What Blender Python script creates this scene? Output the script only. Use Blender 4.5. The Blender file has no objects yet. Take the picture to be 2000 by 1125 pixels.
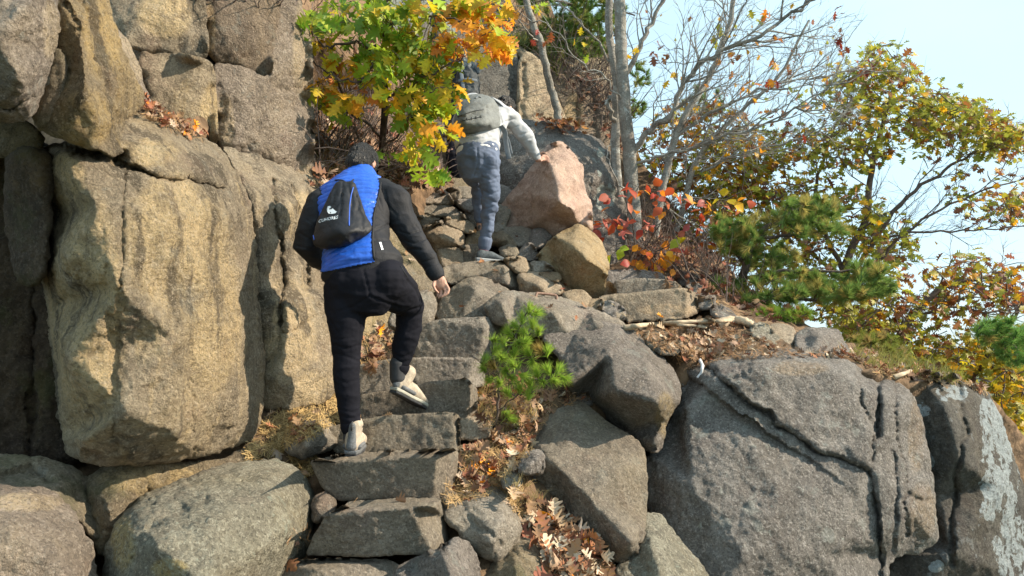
import bpy, bmesh, math, random
import numpy as np
from mathutils import Vector, Matrix, Quaternion, Euler
from mathutils.geometry import delaunay_2d_cdt
from mathutils.bvhtree import BVHTree

RX = math.radians
rnd = random.Random(7)
nrs = np.random.RandomState(11)
SC = bpy.context.scene
COL = SC.collection

# ------------------------------------------------------------------ camera, sky, sun
PITCH = RX(4.5)
FPX = 1455.0
CAMZ = 1.6
cam_d = bpy.data.cameras.new('camera'); cam = bpy.data.objects.new('camera', cam_d); COL.objects.link(cam)
cam.location = (0, 0, CAMZ); cam.rotation_euler = (math.pi/2 + PITCH, 0, 0)
cam_d.sensor_width = 36; cam_d.lens = FPX/2000*36
cam_d.clip_start = 0.05; cam_d.clip_end = 9000
SC.camera = cam

SUN_EL = RX(33); SUN_AZ = RX(-7)           # azimuth measured from +X, negative = towards the viewer
sdir = Vector((math.cos(SUN_EL)*math.cos(SUN_AZ), math.cos(SUN_EL)*math.sin(SUN_AZ), math.sin(SUN_EL)))
W = bpy.data.worlds.new('World'); SC.world = W; W.use_nodes = True
nt = W.node_tree; nt.nodes.clear()
sky = nt.nodes.new('ShaderNodeTexSky'); sky.sky_type = 'NISHITA'; sky.sun_disc = False
sky.sun_elevation = SUN_EL; sky.sun_rotation = math.atan2(sdir.x, sdir.y)
sky.air_density = 1.0; sky.dust_density = 1.2; sky.ozone_density = 1.0
bg = nt.nodes.new('ShaderNodeBackground'); bg.inputs['Strength'].default_value = 0.138
wo = nt.nodes.new('ShaderNodeOutputWorld')
# thin high haze veils the blue evenly all over the sky
vx = nt.nodes.new('ShaderNodeMix'); vx.data_type = 'RGBA'; vx.inputs[0].default_value = .62
tc = nt.nodes.new('ShaderNodeTexCoord'); cn = nt.nodes.new('ShaderNodeTexNoise'); cn.inputs['Scale'].default_value = 1.6; cn.inputs['Detail'].default_value = 5
mp_ = nt.nodes.new('ShaderNodeMapping'); mp_.inputs['Scale'].default_value = (1, 1, 2.5)
nt.links.new(tc.outputs['Generated'], mp_.inputs[0]); nt.links.new(mp_.outputs[0], cn.inputs['Vector'])
mr = nt.nodes.new('ShaderNodeMapRange'); mr.inputs[1].default_value = .35; mr.inputs[2].default_value = .7; mr.inputs[3].default_value = .58; mr.inputs[4].default_value = .97
nt.links.new(cn.outputs['Fac'], mr.inputs[0]); nt.links.new(mr.outputs[0], vx.inputs[0])
vx.inputs[7].default_value = (3.6, 5.05, 5.75, 1)
nt.links.new(sky.outputs[0], vx.inputs[6]); nt.links.new(vx.outputs[2], bg.inputs[0])
nt.links.new(bg.outputs[0], wo.inputs[0])
sl = bpy.data.lights.new('sun', 'SUN'); sl.energy = 5.0; sl.angle = RX(0.6); sl.color = (1.0, 0.88, 0.70)
so = bpy.data.objects.new('sun', sl); COL.objects.link(so); so.location = (20, -8, 20)
so.rotation_euler = sdir.to_track_quat('Z', 'Y').to_euler()
SC.view_settings.view_transform = 'Standard'; SC.view_settings.look = 'None'
SC.view_settings.exposure = 0.78; SC.view_settings.gamma = 1; SC.view_settings.use_curve_mapping = False

# ------------------------------------------------------------------ helpers
cp, sp_ = math.cos(PITCH), math.sin(PITCH)
def P(x, y, d):
    a = (x-1000)/FPX*d; b = (562.5-y)/FPX*d
    return Vector((a, d*cp - b*sp_, CAMZ + d*sp_ + b*cp))
def Pn(x, y, d):
    x = np.asarray(x, float); y = np.asarray(y, float); d = np.asarray(d, float)
    a = (x-1000)/FPX*d; b = (562.5-y)/FPX*d
    return np.stack([a, d*cp - b*sp_, CAMZ + d*sp_ + b*cp], 1)
def toPx(V):
    V = np.atleast_2d(np.asarray(V, float)); yy = V[:, 1]; zz = V[:, 2]-CAMZ
    d = yy*cp + zz*sp_; b = -yy*sp_ + zz*cp
    return 1000+V[:, 0]/d*FPX, 562.5-b/d*FPX, d

def hash3(ix, iy, iz):
    h = (ix.astype(np.int64)*374761393 + iy.astype(np.int64)*668265263 + iz.astype(np.int64)*2147483647) & 0xffffffff
    h = ((h ^ (h >> 13))*1274126177) & 0xffffffff
    return ((h ^ (h >> 16)) & 0xffff)/65535.0*2-1
def vnoise(p):
    i = np.floor(p); f = p-i; f = f*f*f*(f*(f*6-15)+10)
    ix, iy, iz = i[:, 0], i[:, 1], i[:, 2]; r = 0
    for a in (0, 1):
        for b in (0, 1):
            for c in (0, 1):
                w = (f[:, 0] if a else 1-f[:, 0])*(f[:, 1] if b else 1-f[:, 1])*(f[:, 2] if c else 1-f[:, 2])
                r = r + w*hash3(ix+a, iy+b, iz+c)
    return r
def fbm(p, sc, octv=4, gain=.5, off=0.0):
    r = 0; a = 1; q = p*sc+off
    for k in range(octv):
        r = r + a*vnoise(q+k*17.3); q = q*2.03; a *= gain
    return r

def mesh_obj(name, verts, faces, mat=None, parent=None, smooth=True, origin=None, mats=None, midx=None):
    verts = np.asarray(verts, float)
    me = bpy.data.meshes.new(name)
    o = np.array(origin if origin is not None else ((0, 0, 0) if parent is not None else verts.mean(0)), float)
    me.from_pydata((verts-o).tolist(), [], [list(map(int, f)) for f in faces])
    if mats:
        for m in mats: me.materials.append(m)
    elif mat: me.materials.append(mat)
    if midx is not None: me.polygons.foreach_set('material_index', midx)
    if smooth: me.polygons.foreach_set('use_smooth', [True]*len(me.polygons))
    me.update()
    ob = bpy.data.objects.new(name, me); COL.objects.link(ob)
    ob.location = o
    if parent is not None:
        ob.parent = parent; ob.location = Vector(o) - parent.location
    return ob
def empty(name, loc, label, cat, group=None):
    o = bpy.data.objects.new(name, None); COL.objects.link(o); o.location = loc; o.empty_display_size = .1
    tag(o, label, cat, group); return o
def tag(o, label=None, cat=None, group=None, kind=None):
    if label: o['label'] = label
    if cat: o['category'] = cat
    if group: o['group'] = group
    if kind: o['kind'] = kind
    return o

# ------------------------------------------------------------------ materials
def newmat(name):
    m = bpy.data.materials.new(name); m.use_nodes = True
    n = m.node_tree; n.nodes.clear()
    return m, n, n.nodes, n.links
def N(nodes, typ, **kw):
    n = nodes.new(typ)
    for k, v in kw.items():
        if k.startswith('_'): n.inputs[int(k[1:])].default_value = v
        else: setattr(n, k, v)
    return n
def noise(nt_, scale, detail=4, rough=.55, stretch=None, off=0.0, dist=0.0):
    nd, lk = nt_.nodes, nt_.links
    g = nd.new('ShaderNodeNewGeometry'); mp = nd.new('ShaderNodeMapping')
    mp.inputs['Location'].default_value = (off, off*1.7, off*.6)
    if stretch: mp.inputs['Scale'].default_value = stretch
    lk.new(g.outputs['Position'], mp.inputs[0])
    t = nd.new('ShaderNodeTexNoise'); t.inputs['Scale'].default_value = scale; t.inputs['Detail'].default_value = detail
    t.inputs['Roughness'].default_value = rough; t.inputs['Distortion'].default_value = dist
    lk.new(mp.outputs[0], t.inputs['Vector'])
    return t.outputs['Fac'], mp.outputs[0]
def ramp(nt_, fac, a, b, inv=False):
    r = nt_.nodes.new('ShaderNodeMapRange'); r.inputs[1].default_value = a; r.inputs[2].default_value = b
    r.inputs[3].default_value = 1. if inv else 0.; r.inputs[4].default_value = 0. if inv else 1.
    r.interpolation_type = 'SMOOTHSTEP'
    nt_.links.new(fac, r.inputs[0]); return r.outputs[0]
def mixc(nt_, fac, a, b, blend='MIX'):
    m = nt_.nodes.new('ShaderNodeMix'); m.data_type = 'RGBA'; m.blend_type = blend
    for inp, v in ((m.inputs[0], fac), (m.inputs[6], a), (m.inputs[7], b)):
        if isinstance(v, bpy.types.NodeSocket): nt_.links.new(v, inp)
        elif isinstance(v, (int, float)): inp.default_value = v
        else: inp.default_value = (*v, 1)
    return m.outputs[2]
def mul(nt_, a, b, op='MULTIPLY'):
    m = nt_.nodes.new('ShaderNodeMath'); m.operation = op; m.use_clamp = False
    for i, v in enumerate((a, b)):
        if isinstance(v, bpy.types.NodeSocket): nt_.links.new(v, m.inputs[i])
        else: m.inputs[i].default_value = v
    return m.outputs[0]

def rock_mat(name, c1, c2, ochre=(.40, .26, .10), och=.5, dark=.5, lich=.3, speck=.6, streak=0., moss=0., off=0., bump=.6, grain=1., lichc=(.42, .45, .40), pit=0.6):
    m, n, nd, lk = newmat(name)
    big, _ = noise(n, .9, 5, .6, off=off)
    med, _ = noise(n, 4.0, 6, .65, off=off+3, dist=.4)
    col = mixc(n, ramp(n, med, .35, .65), c1, c2)
    of, _ = noise(n, 1.6, 6, .65, off=off+9, stretch=(1, 1, .45), dist=.5)
    col = mixc(n, mul(n, ramp(n, of, .42, .66), och), col, ochre)
    at = nd.new('ShaderNodeAttribute'); at.attribute_name = 'och'
    on, _ = noise(n, 6, 5, .7, off=off+2)
    col = mixc(n, ramp(n, mul(n, at.outputs['Fac'], mul(n, on, .5, 'ADD')), .25, .7), col, mixc(n, ramp(n, med, .3, .7), ochre, tuple(min(1, v*1.35) for v in ochre)))
    # dark weathering
    df, _ = noise(n, 2.6, 8, .72, off=off+14, stretch=(1, 1, .6))
    col = mixc(n, mul(n, ramp(n, df, .50, .70), dark), col, tuple(v*.33 for v in c1))
    if streak:
        sf, _ = noise(n, 5.5, 5, .6, off=off+5, stretch=(1, 1, .10))
        col = mixc(n, mul(n, ramp(n, sf, .50, .60), streak), col, tuple(v*.38 for v in c1))
        sg, _ = noise(n, 7.5, 4, .6, off=off+25, stretch=(1, 1, .12))
        col = mixc(n, mul(n, ramp(n, sg, .56, .70), streak*.6), col, tuple(min(1, v*1.5) for v in ochre))
    # pinkish-purple cast
    pf, _ = noise(n, 3.1, 4, .6, off=off+31)
    col = mixc(n, mul(n, ramp(n, pf, .55, .72), .35), col, (c1[0]*1.05, c1[1]*.82, c1[2]*.86))
    mo, _ = noise(n, 9, 7, .75, off=off+71, dist=.6)
    col = mixc(n, mul(n, ramp(n, mo, .50, .60), .45), col, tuple(v*.55 for v in c1))
    mo2, _ = noise(n, 7, 7, .75, off=off+77, dist=.6)
    col = mixc(n, mul(n, ramp(n, mo2, .52, .62), .40), col, tuple(min(1, v*1.45) for v in c2))
    # grain
    g1, _ = noise(n, 75*grain, 3, .75, off=off)
    col = mixc(n, mul(n, ramp(n, g1, .51, .62), speck*.75), col, tuple(v*.30 for v in c1))
    g2, _ = noise(n, 58*grain, 3, .75, off=off+7)
    col = mixc(n, mul(n, ramp(n, g2, .52, .64), speck*.7), col, tuple(min(1, v*1.75+.03) for v in c2))
    g3, _ = noise(n, 22*grain, 4, .7, off=off+17)
    col = mixc(n, mul(n, ramp(n, g3, .52, .68), speck*.45), col, tuple(v*.5 for v in c1))
    # lichen
    la = nd.new('ShaderNodeAttribute'); la.attribute_name = 'lich'
    lf, _ = noise(n, 5.5, 8, .62, off=off+40, dist=.3)
    l0 = mul(n, ramp(n, lf, .60, .645), lich)
    l1 = ramp(n, mul(n, la.outputs['Fac'], mul(n, mul(n, lf, 5.2), -1.85, 'ADD')), .40, .47)
    l3_, _ = noise(n, 17, 6, .7, off=off+90)
    l1 = mul(n, l1, ramp(n, l3_, .34, .50))
    ls, _ = noise(n, 16, 4, .6, off=off+50)
    l2 = mul(n, ramp(n, ls, .66, .70), min(1, lich*1.5))
    mx = mul(n, mul(n, l0, l1, 'MAXIMUM'), l2, 'MAXIMUM')
    lcol = mixc(n, ramp(n, g2, .35, .65), tuple(v*.72 for v in lichc), lichc)
    col = mixc(n, mx, col, lcol)
    if moss:
        mf, _ = noise(n, 3.3, 6, .7, off=off+60)
        col = mixc(n, mul(n, ramp(n, mf, .50, .64), moss), col, (.085, .095, .022))
    oi = nd.new('ShaderNodeObjectInfo'); hv = nd.new('ShaderNodeHueSaturation')
    lk.new(mul(n, mul(n, oi.outputs['Random'], .34), .86, 'ADD'), hv.inputs['Value']); lk.new(mul(n, mul(n, oi.outputs['Random'], -.3), 1.12, 'ADD'), hv.inputs['Saturation'])
    lk.new(col, hv.inputs['Color']); col = hv.outputs[0]
    b = nd.new('ShaderNodeBsdfPrincipled'); b.inputs['Roughness'].default_value = .88
    b.inputs['Specular IOR Level'].default_value = .25
    lk.new(col, b.inputs['Base Color'])
    # relief
    vo = nd.new('ShaderNodeTexVoronoi'); vo.inputs['Scale'].default_value = 38*grain; vo.inputs['Randomness'].default_value = 1
    g = nd.new('ShaderNodeNewGeometry'); lk.new(g.outputs['Position'], vo.inputs['Vector'])
    b1, _ = noise(n, 10, 9, .78, off=off+1)
    b2, _ = noise(n, 46*grain, 5, .8, off=off+2)
    h = mul(n, mul(n, b1, 1.0), mul(n, b2, .40), 'ADD')
    h = mul(n, h, mul(n, ramp(n, vo.outputs['Distance'], 0, .5), .16*pit), 'ADD')
    bp = nd.new('ShaderNodeBump'); bp.inputs['Strength'].default_value = min(1., bump*1.1); bp.inputs['Distance'].default_value = .085
    lk.new(h, bp.inputs['Height']); lk.new(bp.outputs[0], b.inputs['Normal'])
    o = nd.new('ShaderNodeOutputMaterial'); lk.new(b.outputs[0], o.inputs[0])
    return m
def plain(name, c, rough=.7, var=.25, sc=20, bump=.0, bs=60, spec=.3, stretch=None):
    m, n, nd, lk = newmat(name)
    f, _ = noise(n, sc, 5, .6, stretch=stretch)
    col = mixc(n, ramp(n, f, .3, .7), tuple(v*(1-var) for v in c), tuple(min(1, v*(1+var)) for v in c))
    b = nd.new('ShaderNodeBsdfPrincipled'); b.inputs['Roughness'].default_value = rough
    b.inputs['Specular IOR Level'].default_value = spec
    lk.new(col, b.inputs['Base Color'])
    if bump:
        h, _ = noise(n, bs, 5, .6, stretch=stretch)
        bp = nd.new('ShaderNodeBump'); bp.inputs['Strength'].default_value = bump; bp.inputs['Distance'].default_value = .02
        lk.new(h, bp.inputs['Height']); lk.new(bp.outputs[0], b.inputs['Normal'])
    o = nd.new('ShaderNodeOutputMaterial'); lk.new(b.outputs[0], o.inputs[0])
    return m
def leaf_mat(name, trans=.45, rough=.5, gl=.35):
    m, n, nd, lk = newmat(name)
    at = nd.new('ShaderNodeAttribute'); at.attribute_name = 'leafcol'
    oi = nd.new('ShaderNodeObjectInfo')
    hs = nd.new('ShaderNodeHueSaturation')
    lk.new(mul(n, mul(n, oi.outputs['Random'], .03), .485, 'ADD'), hs.inputs['Hue'])
    lk.new(mul(n, mul(n, oi.outputs['Random'], .35), .82, 'ADD'), hs.inputs['Value'])
    lk.new(at.outputs['Color'], hs.inputs['Color'])
    f, _ = noise(n, 45, 3, .6)
    col = mixc(n, mul(n, ramp(n, f, .5, .7), .45), hs.outputs[0], (.30, .16, .03))
    b = nd.new('ShaderNodeBsdfPrincipled'); b.inputs['Roughness'].default_value = rough; b.inputs['Specular IOR Level'].default_value = gl
    lk.new(col, b.inputs['Base Color'])
    t = nd.new('ShaderNodeBsdfTranslucent'); lk.new(col, t.inputs[0])
    x = nd.new('ShaderNodeMixShader'); x.inputs[0].default_value = trans
    lk.new(b.outputs[0], x.inputs[1]); lk.new(t.outputs[0], x.inputs[2])
    o = nd.new('ShaderNodeOutputMaterial'); lk.new(x.outputs[0], o.inputs[0])
    return m

M = {}
M['wall'] = rock_mat('ochre_granite', (.30, .235, .16), (.40, .32, .22), (.53, .39, .21), och=.55, dark=.45, lich=.12, streak=.85, speck=.6, off=1, bump=.9)
M['wall_pink'] = rock_mat('weathered_granite', (.25, .195, .15), (.33, .26, .195), (.43, .32, .19), och=.4, dark=.6, lich=.2, streak=.15, speck=.7, off=4, bump=.9)
M['wall_shade'] = rock_mat('recess_shade_granite', (.06, .042, .03), (.09, .062, .04), (.12, .075, .03), och=.4, dark=.6, lich=.05, streak=.4, moss=.3, off=8, bump=.8)  # deep shade of the left recess painted into the rock colour
M['moss'] = rock_mat('mossy_granite', (.24, .19, .13), (.33, .265, .18), (.44, .325, .17), och=.6, dark=.5, lich=.2, moss=.45, off=12, bump=.9)
M['pale'] = rock_mat('pale_lichened_granite', (.27, .24, .18), (.36, .33, .25), (.40, .31, .15), och=.3, dark=.45, lich=.55, speck=.75, off=15, bump=.85, lichc=(.40, .42, .33))
M['step'] = rock_mat('grey_brown_step_granite', (.225, .188, .15), (.31, .265, .21), (.33, .26, .15), och=.3, dark=.45, lich=.12, speck=.55, off=20, bump=.75)
M['grey'] = rock_mat('grey_granite', (.20, .172, .15), (.285, .25, .22), (.28, .22, .14), och=.15, dark=.5, lich=.25, speck=.7, off=26, bump=.75)
M['greyb'] = rock_mat('dark_grey_granite', (.185, .162, .142), (.265, .238, .21), (.24, .18, .12), och=.2, dark=.6, lich=.3, speck=.75, off=31, bump=.85)
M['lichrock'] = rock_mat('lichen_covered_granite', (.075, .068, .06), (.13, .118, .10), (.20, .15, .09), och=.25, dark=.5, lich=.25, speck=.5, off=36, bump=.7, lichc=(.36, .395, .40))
M['pink'] = rock_mat('pink_granite', (.34, .215, .16), (.42, .285, .215), (.46, .31, .20), och=.3, dark=.12, lich=.02, speck=.35, off=41, bump=.6)
M['tan'] = rock_mat('tan_granite', (.26, .20, .135), (.34, .27, .19), (.42, .30, .18), och=.6, dark=.35, lich=.1, speck=.5, off=45, bump=.7)
M['brown'] = rock_mat('brown_granite', (.27, .19, .10), (.33, .25, .15), (.36, .24, .10), och=.5, dark=.3, lich=.25, speck=.4, off=49, bump=.6)
M['back'] = rock_mat('distant_cliff_granite', (.20, .18, .155), (.28, .255, .22), (.36, .27, .15), och=.3, dark=.6, lich=.35, speck=.5, off=53, bump=.9, grain=.6)
M['backo'] = rock_mat('distant_ochre_granite', (.36, .26, .15), (.45, .34, .20), (.5, .36, .2), och=.5, dark=.3, lich=.1, speck=.5, streak=.5, off=57, bump=.8, grain=.6)
M['dirt'] = plain('forest_soil', (.13, .085, .05), .95, .5, 14, .9, 30)
M['bark'] = plain('dark_bark', (.10, .075, .06), .9, .4, 25, .6, 50, stretch=(1, 1, .3))
M['greybark'] = rock_mat('pale_grey_bark', (.24, .225, .20), (.38, .36, .32), (.26, .21, .14), och=.2, dark=.75, lich=.8, speck=.4, off=61, bump=.5, lichc=(.55, .57, .54))
M['twig'] = plain('twig_bark', (.14, .105, .09), .85, .3, 30, .2)
M['stick'] = plain('bleached_stick', (.48, .37, .25), .85, .3, 20, .5, 50, stretch=(.3, 1, 1))
M['leaf'] = leaf_mat('autumn_leaf')
M['dryleaf'] = leaf_mat('dry_leaf', .12, .7, .15)
M['needle'] = leaf_mat('pine_needle', .42, .45)

# ------------------------------------------------------------------ surfaces
def chaikin(pts, it, cr=12.):
    for _ in range(it):
        q = []
        for i in range(len(pts)):
            a = pts[i]; b = pts[(i+1) % len(pts)]
            k = min(.25, cr/(np.hypot(*(b-a)[:2])+1e-6))
            q.append(a+(b-a)*k); q.append(b+(a-b)*k)
        pts = q; cr *= .5
    return pts
def inside(px, py, poly):
    r = np.zeros(len(px), bool); j = len(poly)-1
    for i in range(len(poly)):
        xi, yi = poly[i][:2]; xj, yj = poly[j][:2]
        c = ((yi > py) != (yj > py)) & (px < (xj-xi)*(py-yi)/((yj-yi) or 1e-9)+xi)
        r ^= c; j = i
    return r
def seg_dist(px, py, line, closed=False):
    d = np.full(len(px), 1e9); n = len(line)
    for i in range(n if closed else n-1):
        ax, ay = line[i][:2]; bx, by = line[(i+1) % n][:2]
        vx, vy = bx-ax, by-ay; L = vx*vx+vy*vy or 1e-9
        t = np.clip(((px-ax)*vx+(py-ay)*vy)/L, 0, 1)
        d = np.minimum(d, np.hypot(px-ax-t*vx, py-ay-t*vy))
    return d
def fill_depth(out):
    out = [list(p) for p in out]; n = len(out); known = [i for i in range(n) if len(out[i]) > 2]
    for i in range(n):
        if len(out[i]) < 3:
            a = max([k for k in known if k < i], default=known[-1]-n); b = min([k for k in known if k > i], default=known[0]+n)
            t = (i-a)/(b-a); out[i].append(out[a % n][2]*(1-t)+out[b % n][2]*t)
    return out
ALLV, ALLF = [], []        # for ray casting
_cnt = 0
def surface(out, inner=(), s=6., smooth=1, cuts=(), R=18., T=.5, amp=.012, nsc=6., soft=2, fine=.5, jag=2.0, cr=12., grow=2.5, lich=(), och=(), seed=None, bulge=0.):
    """closed solid: relief facing the viewer inside an outline, real thickness behind"""
    global _cnt
    _cnt += 1; seed = seed if seed is not None else _cnt*3.7
    out = fill_depth(out)
    pts = [np.array(p, float) for p in out]
    coarse = [p.copy() for p in pts] + [np.array(p, float) for p in inner]
    no = len(pts)
    ring = chaikin(pts, smooth, cr) if smooth else pts
    # resample ring
    dense = []
    for i in range(len(ring)):
        a, b = ring[i], ring[(i+1) % len(ring)]
        k = max(1, int(round(np.hypot(*(b-a)[:2])/s)))
        for j in range(k): dense.append(a+(b-a)*j/k)
    B = np.array(dense)
    if grow:
        e = np.roll(B, -1, 0)-np.roll(B, 1, 0); area = np.sum(B[:, 0]*np.roll(B[:, 1], -1)-np.roll(B[:, 0], -1)*B[:, 1])
        nn = np.stack([e[:, 1], -e[:, 0]], 1)/(np.hypot(e[:, 0], e[:, 1])[:, None]+1e-6)*np.sign(area); B[:, :2] += nn*grow
    if jag:
        q = np.stack([B[:, 0]/40, B[:, 1]/40, np.full(len(B), seed)], 1)
        B[:, 0] += jag*fbm(q, 1.0, 3, .6); B[:, 1] += jag*fbm(q+50, 1.0, 3, .6)
    x0, y0 = B[:, 0].min(), B[:, 1].min(); x1, y1 = B[:, 0].max(), B[:, 1].max()
    gx, gy = np.meshgrid(np.arange(x0, x1, s), np.arange(y0, y1, s*.87))
    gx = gx + (np.arange(gx.shape[0]) % 2)[:, None]*s*.5
    gx = gx.ravel()+nrs.uniform(-.2, .2, gx.size)*s; gy = gy.ravel()+nrs.uniform(-.2, .2, gy.size)*s
    k = inside(gx, gy, B); gx, gy = gx[k], gy[k]
    k = seg_dist(gx, gy, B, True) > s*.55; gx, gy = gx[k], gy[k]
    nb = len(B)
    v2 = [Vector((a, b)) for a, b in zip(B[:, 0], B[:, 1])]+[Vector((a, b)) for a, b in zip(gx, gy)]
    vo, _, fo, ov, _, _ = delaunay_2d_cdt(v2, [], [list(range(nb))], 1, 1e-5)
    V = np.array([(v.x, v.y) for v in vo])
    F = [list(f) for f in fo]
    # boundary loop from edges used once
    from collections import Counter
    ec = {}
    for f in F:
        for a, b in ((f[0], f[1]), (f[1], f[2]), (f[2], f[0])):
            if (b, a) in ec: del ec[(b, a)]
            else: ec[(a, b)] = 1
    # depth field (planar facets in 1/d)
    cv, _, cf, co, _, _ = delaunay_2d_cdt([Vector((p[0], p[1])) for p in coarse], [], [list(range(no))], 0, 1e-5)
    cd = [1/coarse[o[0]][2] if o else 1/coarse[0][2] for o in co]
    inv = np.full(len(V), np.nan); best = np.full(len(V), -1e9)
    for f in cf:
        (ax, ay), (bx, by), (cx, cy) = [tuple(cv[i]) for i in f]
        den = (by-cy)*(ax-cx)+(cx-bx)*(ay-cy)
        if abs(den) < 1e-6: continue
        l1 = ((by-cy)*(V[:, 0]-cx)+(cx-bx)*(V[:, 1]-cy))/den; l2 = ((cy-ay)*(V[:, 0]-cx)+(ax-cx)*(V[:, 1]-cy))/den; l3 = 1-l1-l2
        m = np.minimum(np.minimum(l1, l2), l3); k = m > best
        cl = lambda l: np.clip(l, -.15, 1.15)
        val = cl(l1)*cd[f[0]]+cl(l2)*cd[f[1]]+cl(l3)*cd[f[2]]
        inv[k] = val[k]; best[k] = m[k]
    D = 1/inv
    # smooth facets
    E = np.array([(f[i], f[(i+1) % 3]) for f in F for i in range(3)])
    if soft:
        for _ in range(soft):
            acc = D.copy(); cnt = np.ones(len(D))
            np.add.at(acc, E[:, 0], D[E[:, 1]]); np.add.at(cnt, E[:, 0], 1); np.add.at(acc, E[:, 1], D[E[:, 0]]); np.add.at(cnt, E[:, 1], 1)
            D = acc/cnt
    db = seg_dist(V[:, 0], V[:, 1], B, True)
    dm = D.mean()
    t = np.clip(1-db/R, 0, 1); D = D + (R*dm/FPX)*(1-np.sqrt(np.clip(1-t*t, 0, 1)))*.75
    if bulge:
        mx = db.max(); u = np.clip(db/mx, 0, 1); D = D - bulge*np.sqrt(np.clip(1-(1-u)**2, 0, 1))
    for c in cuts:
        line, w, dp = c[:3]
        q3 = np.stack([V[:, 0]/30, V[:, 1]/30, np.full(len(V), seed)], 1)
        wx = V[:, 0]+5*fbm(q3, 1., 3, .6); wy = V[:, 1]+5*fbm(q3+30, 1., 3, .6)
        dd = seg_dist(wx, wy, line); ww = np.maximum(w, s*1.25)*(.85+.35*np.clip(vnoise(q3*1.3+9)+.5, 0, 1))
        D = D + dp*np.clip(1-dd/(ww*1.25), 0, 1)**1.3
        if len(c) > 3:
            best = np.full(len(V), 1e9); side = np.zeros(len(V))
            for k in range(len(line)-1):
                ax, ay = line[k]; bx, by = line[k+1]; d1 = seg_dist(wx, wy, [line[k], line[k+1]]); cr_ = (bx-ax)*(wy-ay)-(by-ay)*(wx-ax)
                m_ = d1 < best; best[m_] = d1[m_]; side[m_] = np.sign(cr_[m_])
            D = D + c[3]*(side > 0)*np.exp(-best/c[4])
    X = Pn(V[:, 0], V[:, 1], D)
    # normals
    Fa = np.array(F)
    def vnorm(X):
        fn = np.cross(X[Fa[:, 1]]-X[Fa[:, 0]], X[Fa[:, 2]]-X[Fa[:, 0]])
        vn = np.zeros_like(X)
        for i in range(3): np.add.at(vn, Fa[:, i], fn)
        return vn/(np.linalg.norm(vn, axis=1, keepdims=True)+1e-12)
    vn = vnorm(X); camv = np.array([0, 0, CAMZ])-X
    flip = (vn*camv).sum(1).mean() < 0
    if flip: vn = -vn
    ridged = 1-np.abs(fbm(X, nsc*1.7, 3, .5, seed))*2.2
    h = amp*(.75*fbm(X, nsc*.6, 2, .5, seed) + .45*fbm(X, nsc*2.2, 3, .6, seed) + .12*ridged)
    crag = np.abs(fbm(X*np.array([1, 1, .8]), 11, 3, .6, seed+8))
    h = h + fine*.009*fbm(X, 34, 3, .75, seed+5)
    X = X + vn*h[:, None]
    # thickness
    nxt = {a: b for (a, b) in ec}
    st = next(iter(nxt)); loop = [st]
    while nxt[loop[-1]] != st and len(loop) < len(nxt): loop.append(nxt[loop[-1]])
    c = X[loop].mean(0); ray = c-np.array([0, 0, CAMZ]); ray /= np.linalg.norm(ray)
    verts = [X]; faces = [list(f) for f in F]; prev = loop; base = len(X)
    for dep, sh in ((.3, .0), (.7, .06), (1., .3)):
        rg = X[loop]; rg = c+(rg-c)*(1-sh) + ray*T*dep
        if dep == 1.:   # flatten the back a little
            rg = rg - np.outer(((rg-c)@ray-T), ray)*.3
        verts.append(rg); cur = list(range(base, base+len(loop))); base += len(loop)
        for i in range(len(loop)):
            j = (i+1) % len(loop); faces.append([prev[j], prev[i], cur[i], cur[j]])
        prev = cur
    verts.append(verts[-1].mean(0)[None]); ci = base
    for i in range(len(loop)): faces.append([prev[(i+1) % len(loop)], prev[i], ci])
    verts = np.concatenate(verts)
    if flip: faces = [f[::-1] for f in faces]
    att = {}
    for nm, spec in (('lich', lich), ('och', och)):
        if spec:
            w = np.zeros(len(verts))
            for s_ in spec:
                bx, by, rx_, ry_ = s_[:4]
                w[:len(V)] = np.maximum(w[:len(V)], np.exp(-(((V[:, 0]-bx)/rx_)**2+((V[:, 1]-by)/ry_)**2)**1.5))
            att[nm] = w
    return verts, faces, att
def solid(name, out, mat, label=None, cat='rock', parent=None, group=None, kind=None, cast=True, **kw):
    v, f, att = surface(out, **kw)
    ob = mesh_obj(name, v, f, mat, parent)
    for nm, w in att.items():
        a = ob.data.attributes.new(nm, 'FLOAT', 'POINT'); a.data.foreach_set('value', w.astype(np.float32))
    if cast:
        b = sum(len(x) for x in ALLV); ALLV.append(v); ALLF.extend([[i+b for i in ff] for ff in f])
    if parent is None: tag(ob, label, cat if not kind else None, group, kind)
    elif label: ob['label'] = label
    return ob

def tube(V, F, pts, rad, sides=6, cap=True):
    pts = [Vector(p) for p in pts]; n = len(pts); base = len(V)
    t0 = (pts[1]-pts[0]).normalized(); u = t0.orthogonal().normalized()
    for i in range(n):
        t = (pts[min(i+1, n-1)]-pts[max(i-1, 0)]).normalized()
        u = (u-t*u.dot(t)).normalized(); w = t.cross(u)
        r = rad[i] if hasattr(rad, '__len__') else rad
        for k in range(sides):
            a = 2*math.pi*k/sides; V.append(pts[i]+(u*math.cos(a)+w*math.sin(a))*r)
    for i in range(n-1):
        for k in range(sides):
            a = base+i*sides+k; b = base+i*sides+(k+1) % sides; F.append([a, b, b+sides, a+sides])
    if cap:
        F.append([base+k for k in range(sides)][::-1]); F.append([base+(n-1)*sides+k for k in range(sides)])
def catmull(pts, k=5):
    P_ = [Vector(p) for p in pts]; P_ = [P_[0]*2-P_[1]]+P_+[P_[-1]*2-P_[-2]]; o = []
    for i in range(1, len(P_)-2):
        for j in range(k):
            t = j/k; a, b, c, d = P_[i-1:i+3]
            o.append(.5*((2*b)+(c-a)*t+(2*a-5*b+4*c-d)*t*t+(3*b-a-3*c+d)*t**3))
    o.append(P_[-2]); return o
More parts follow.
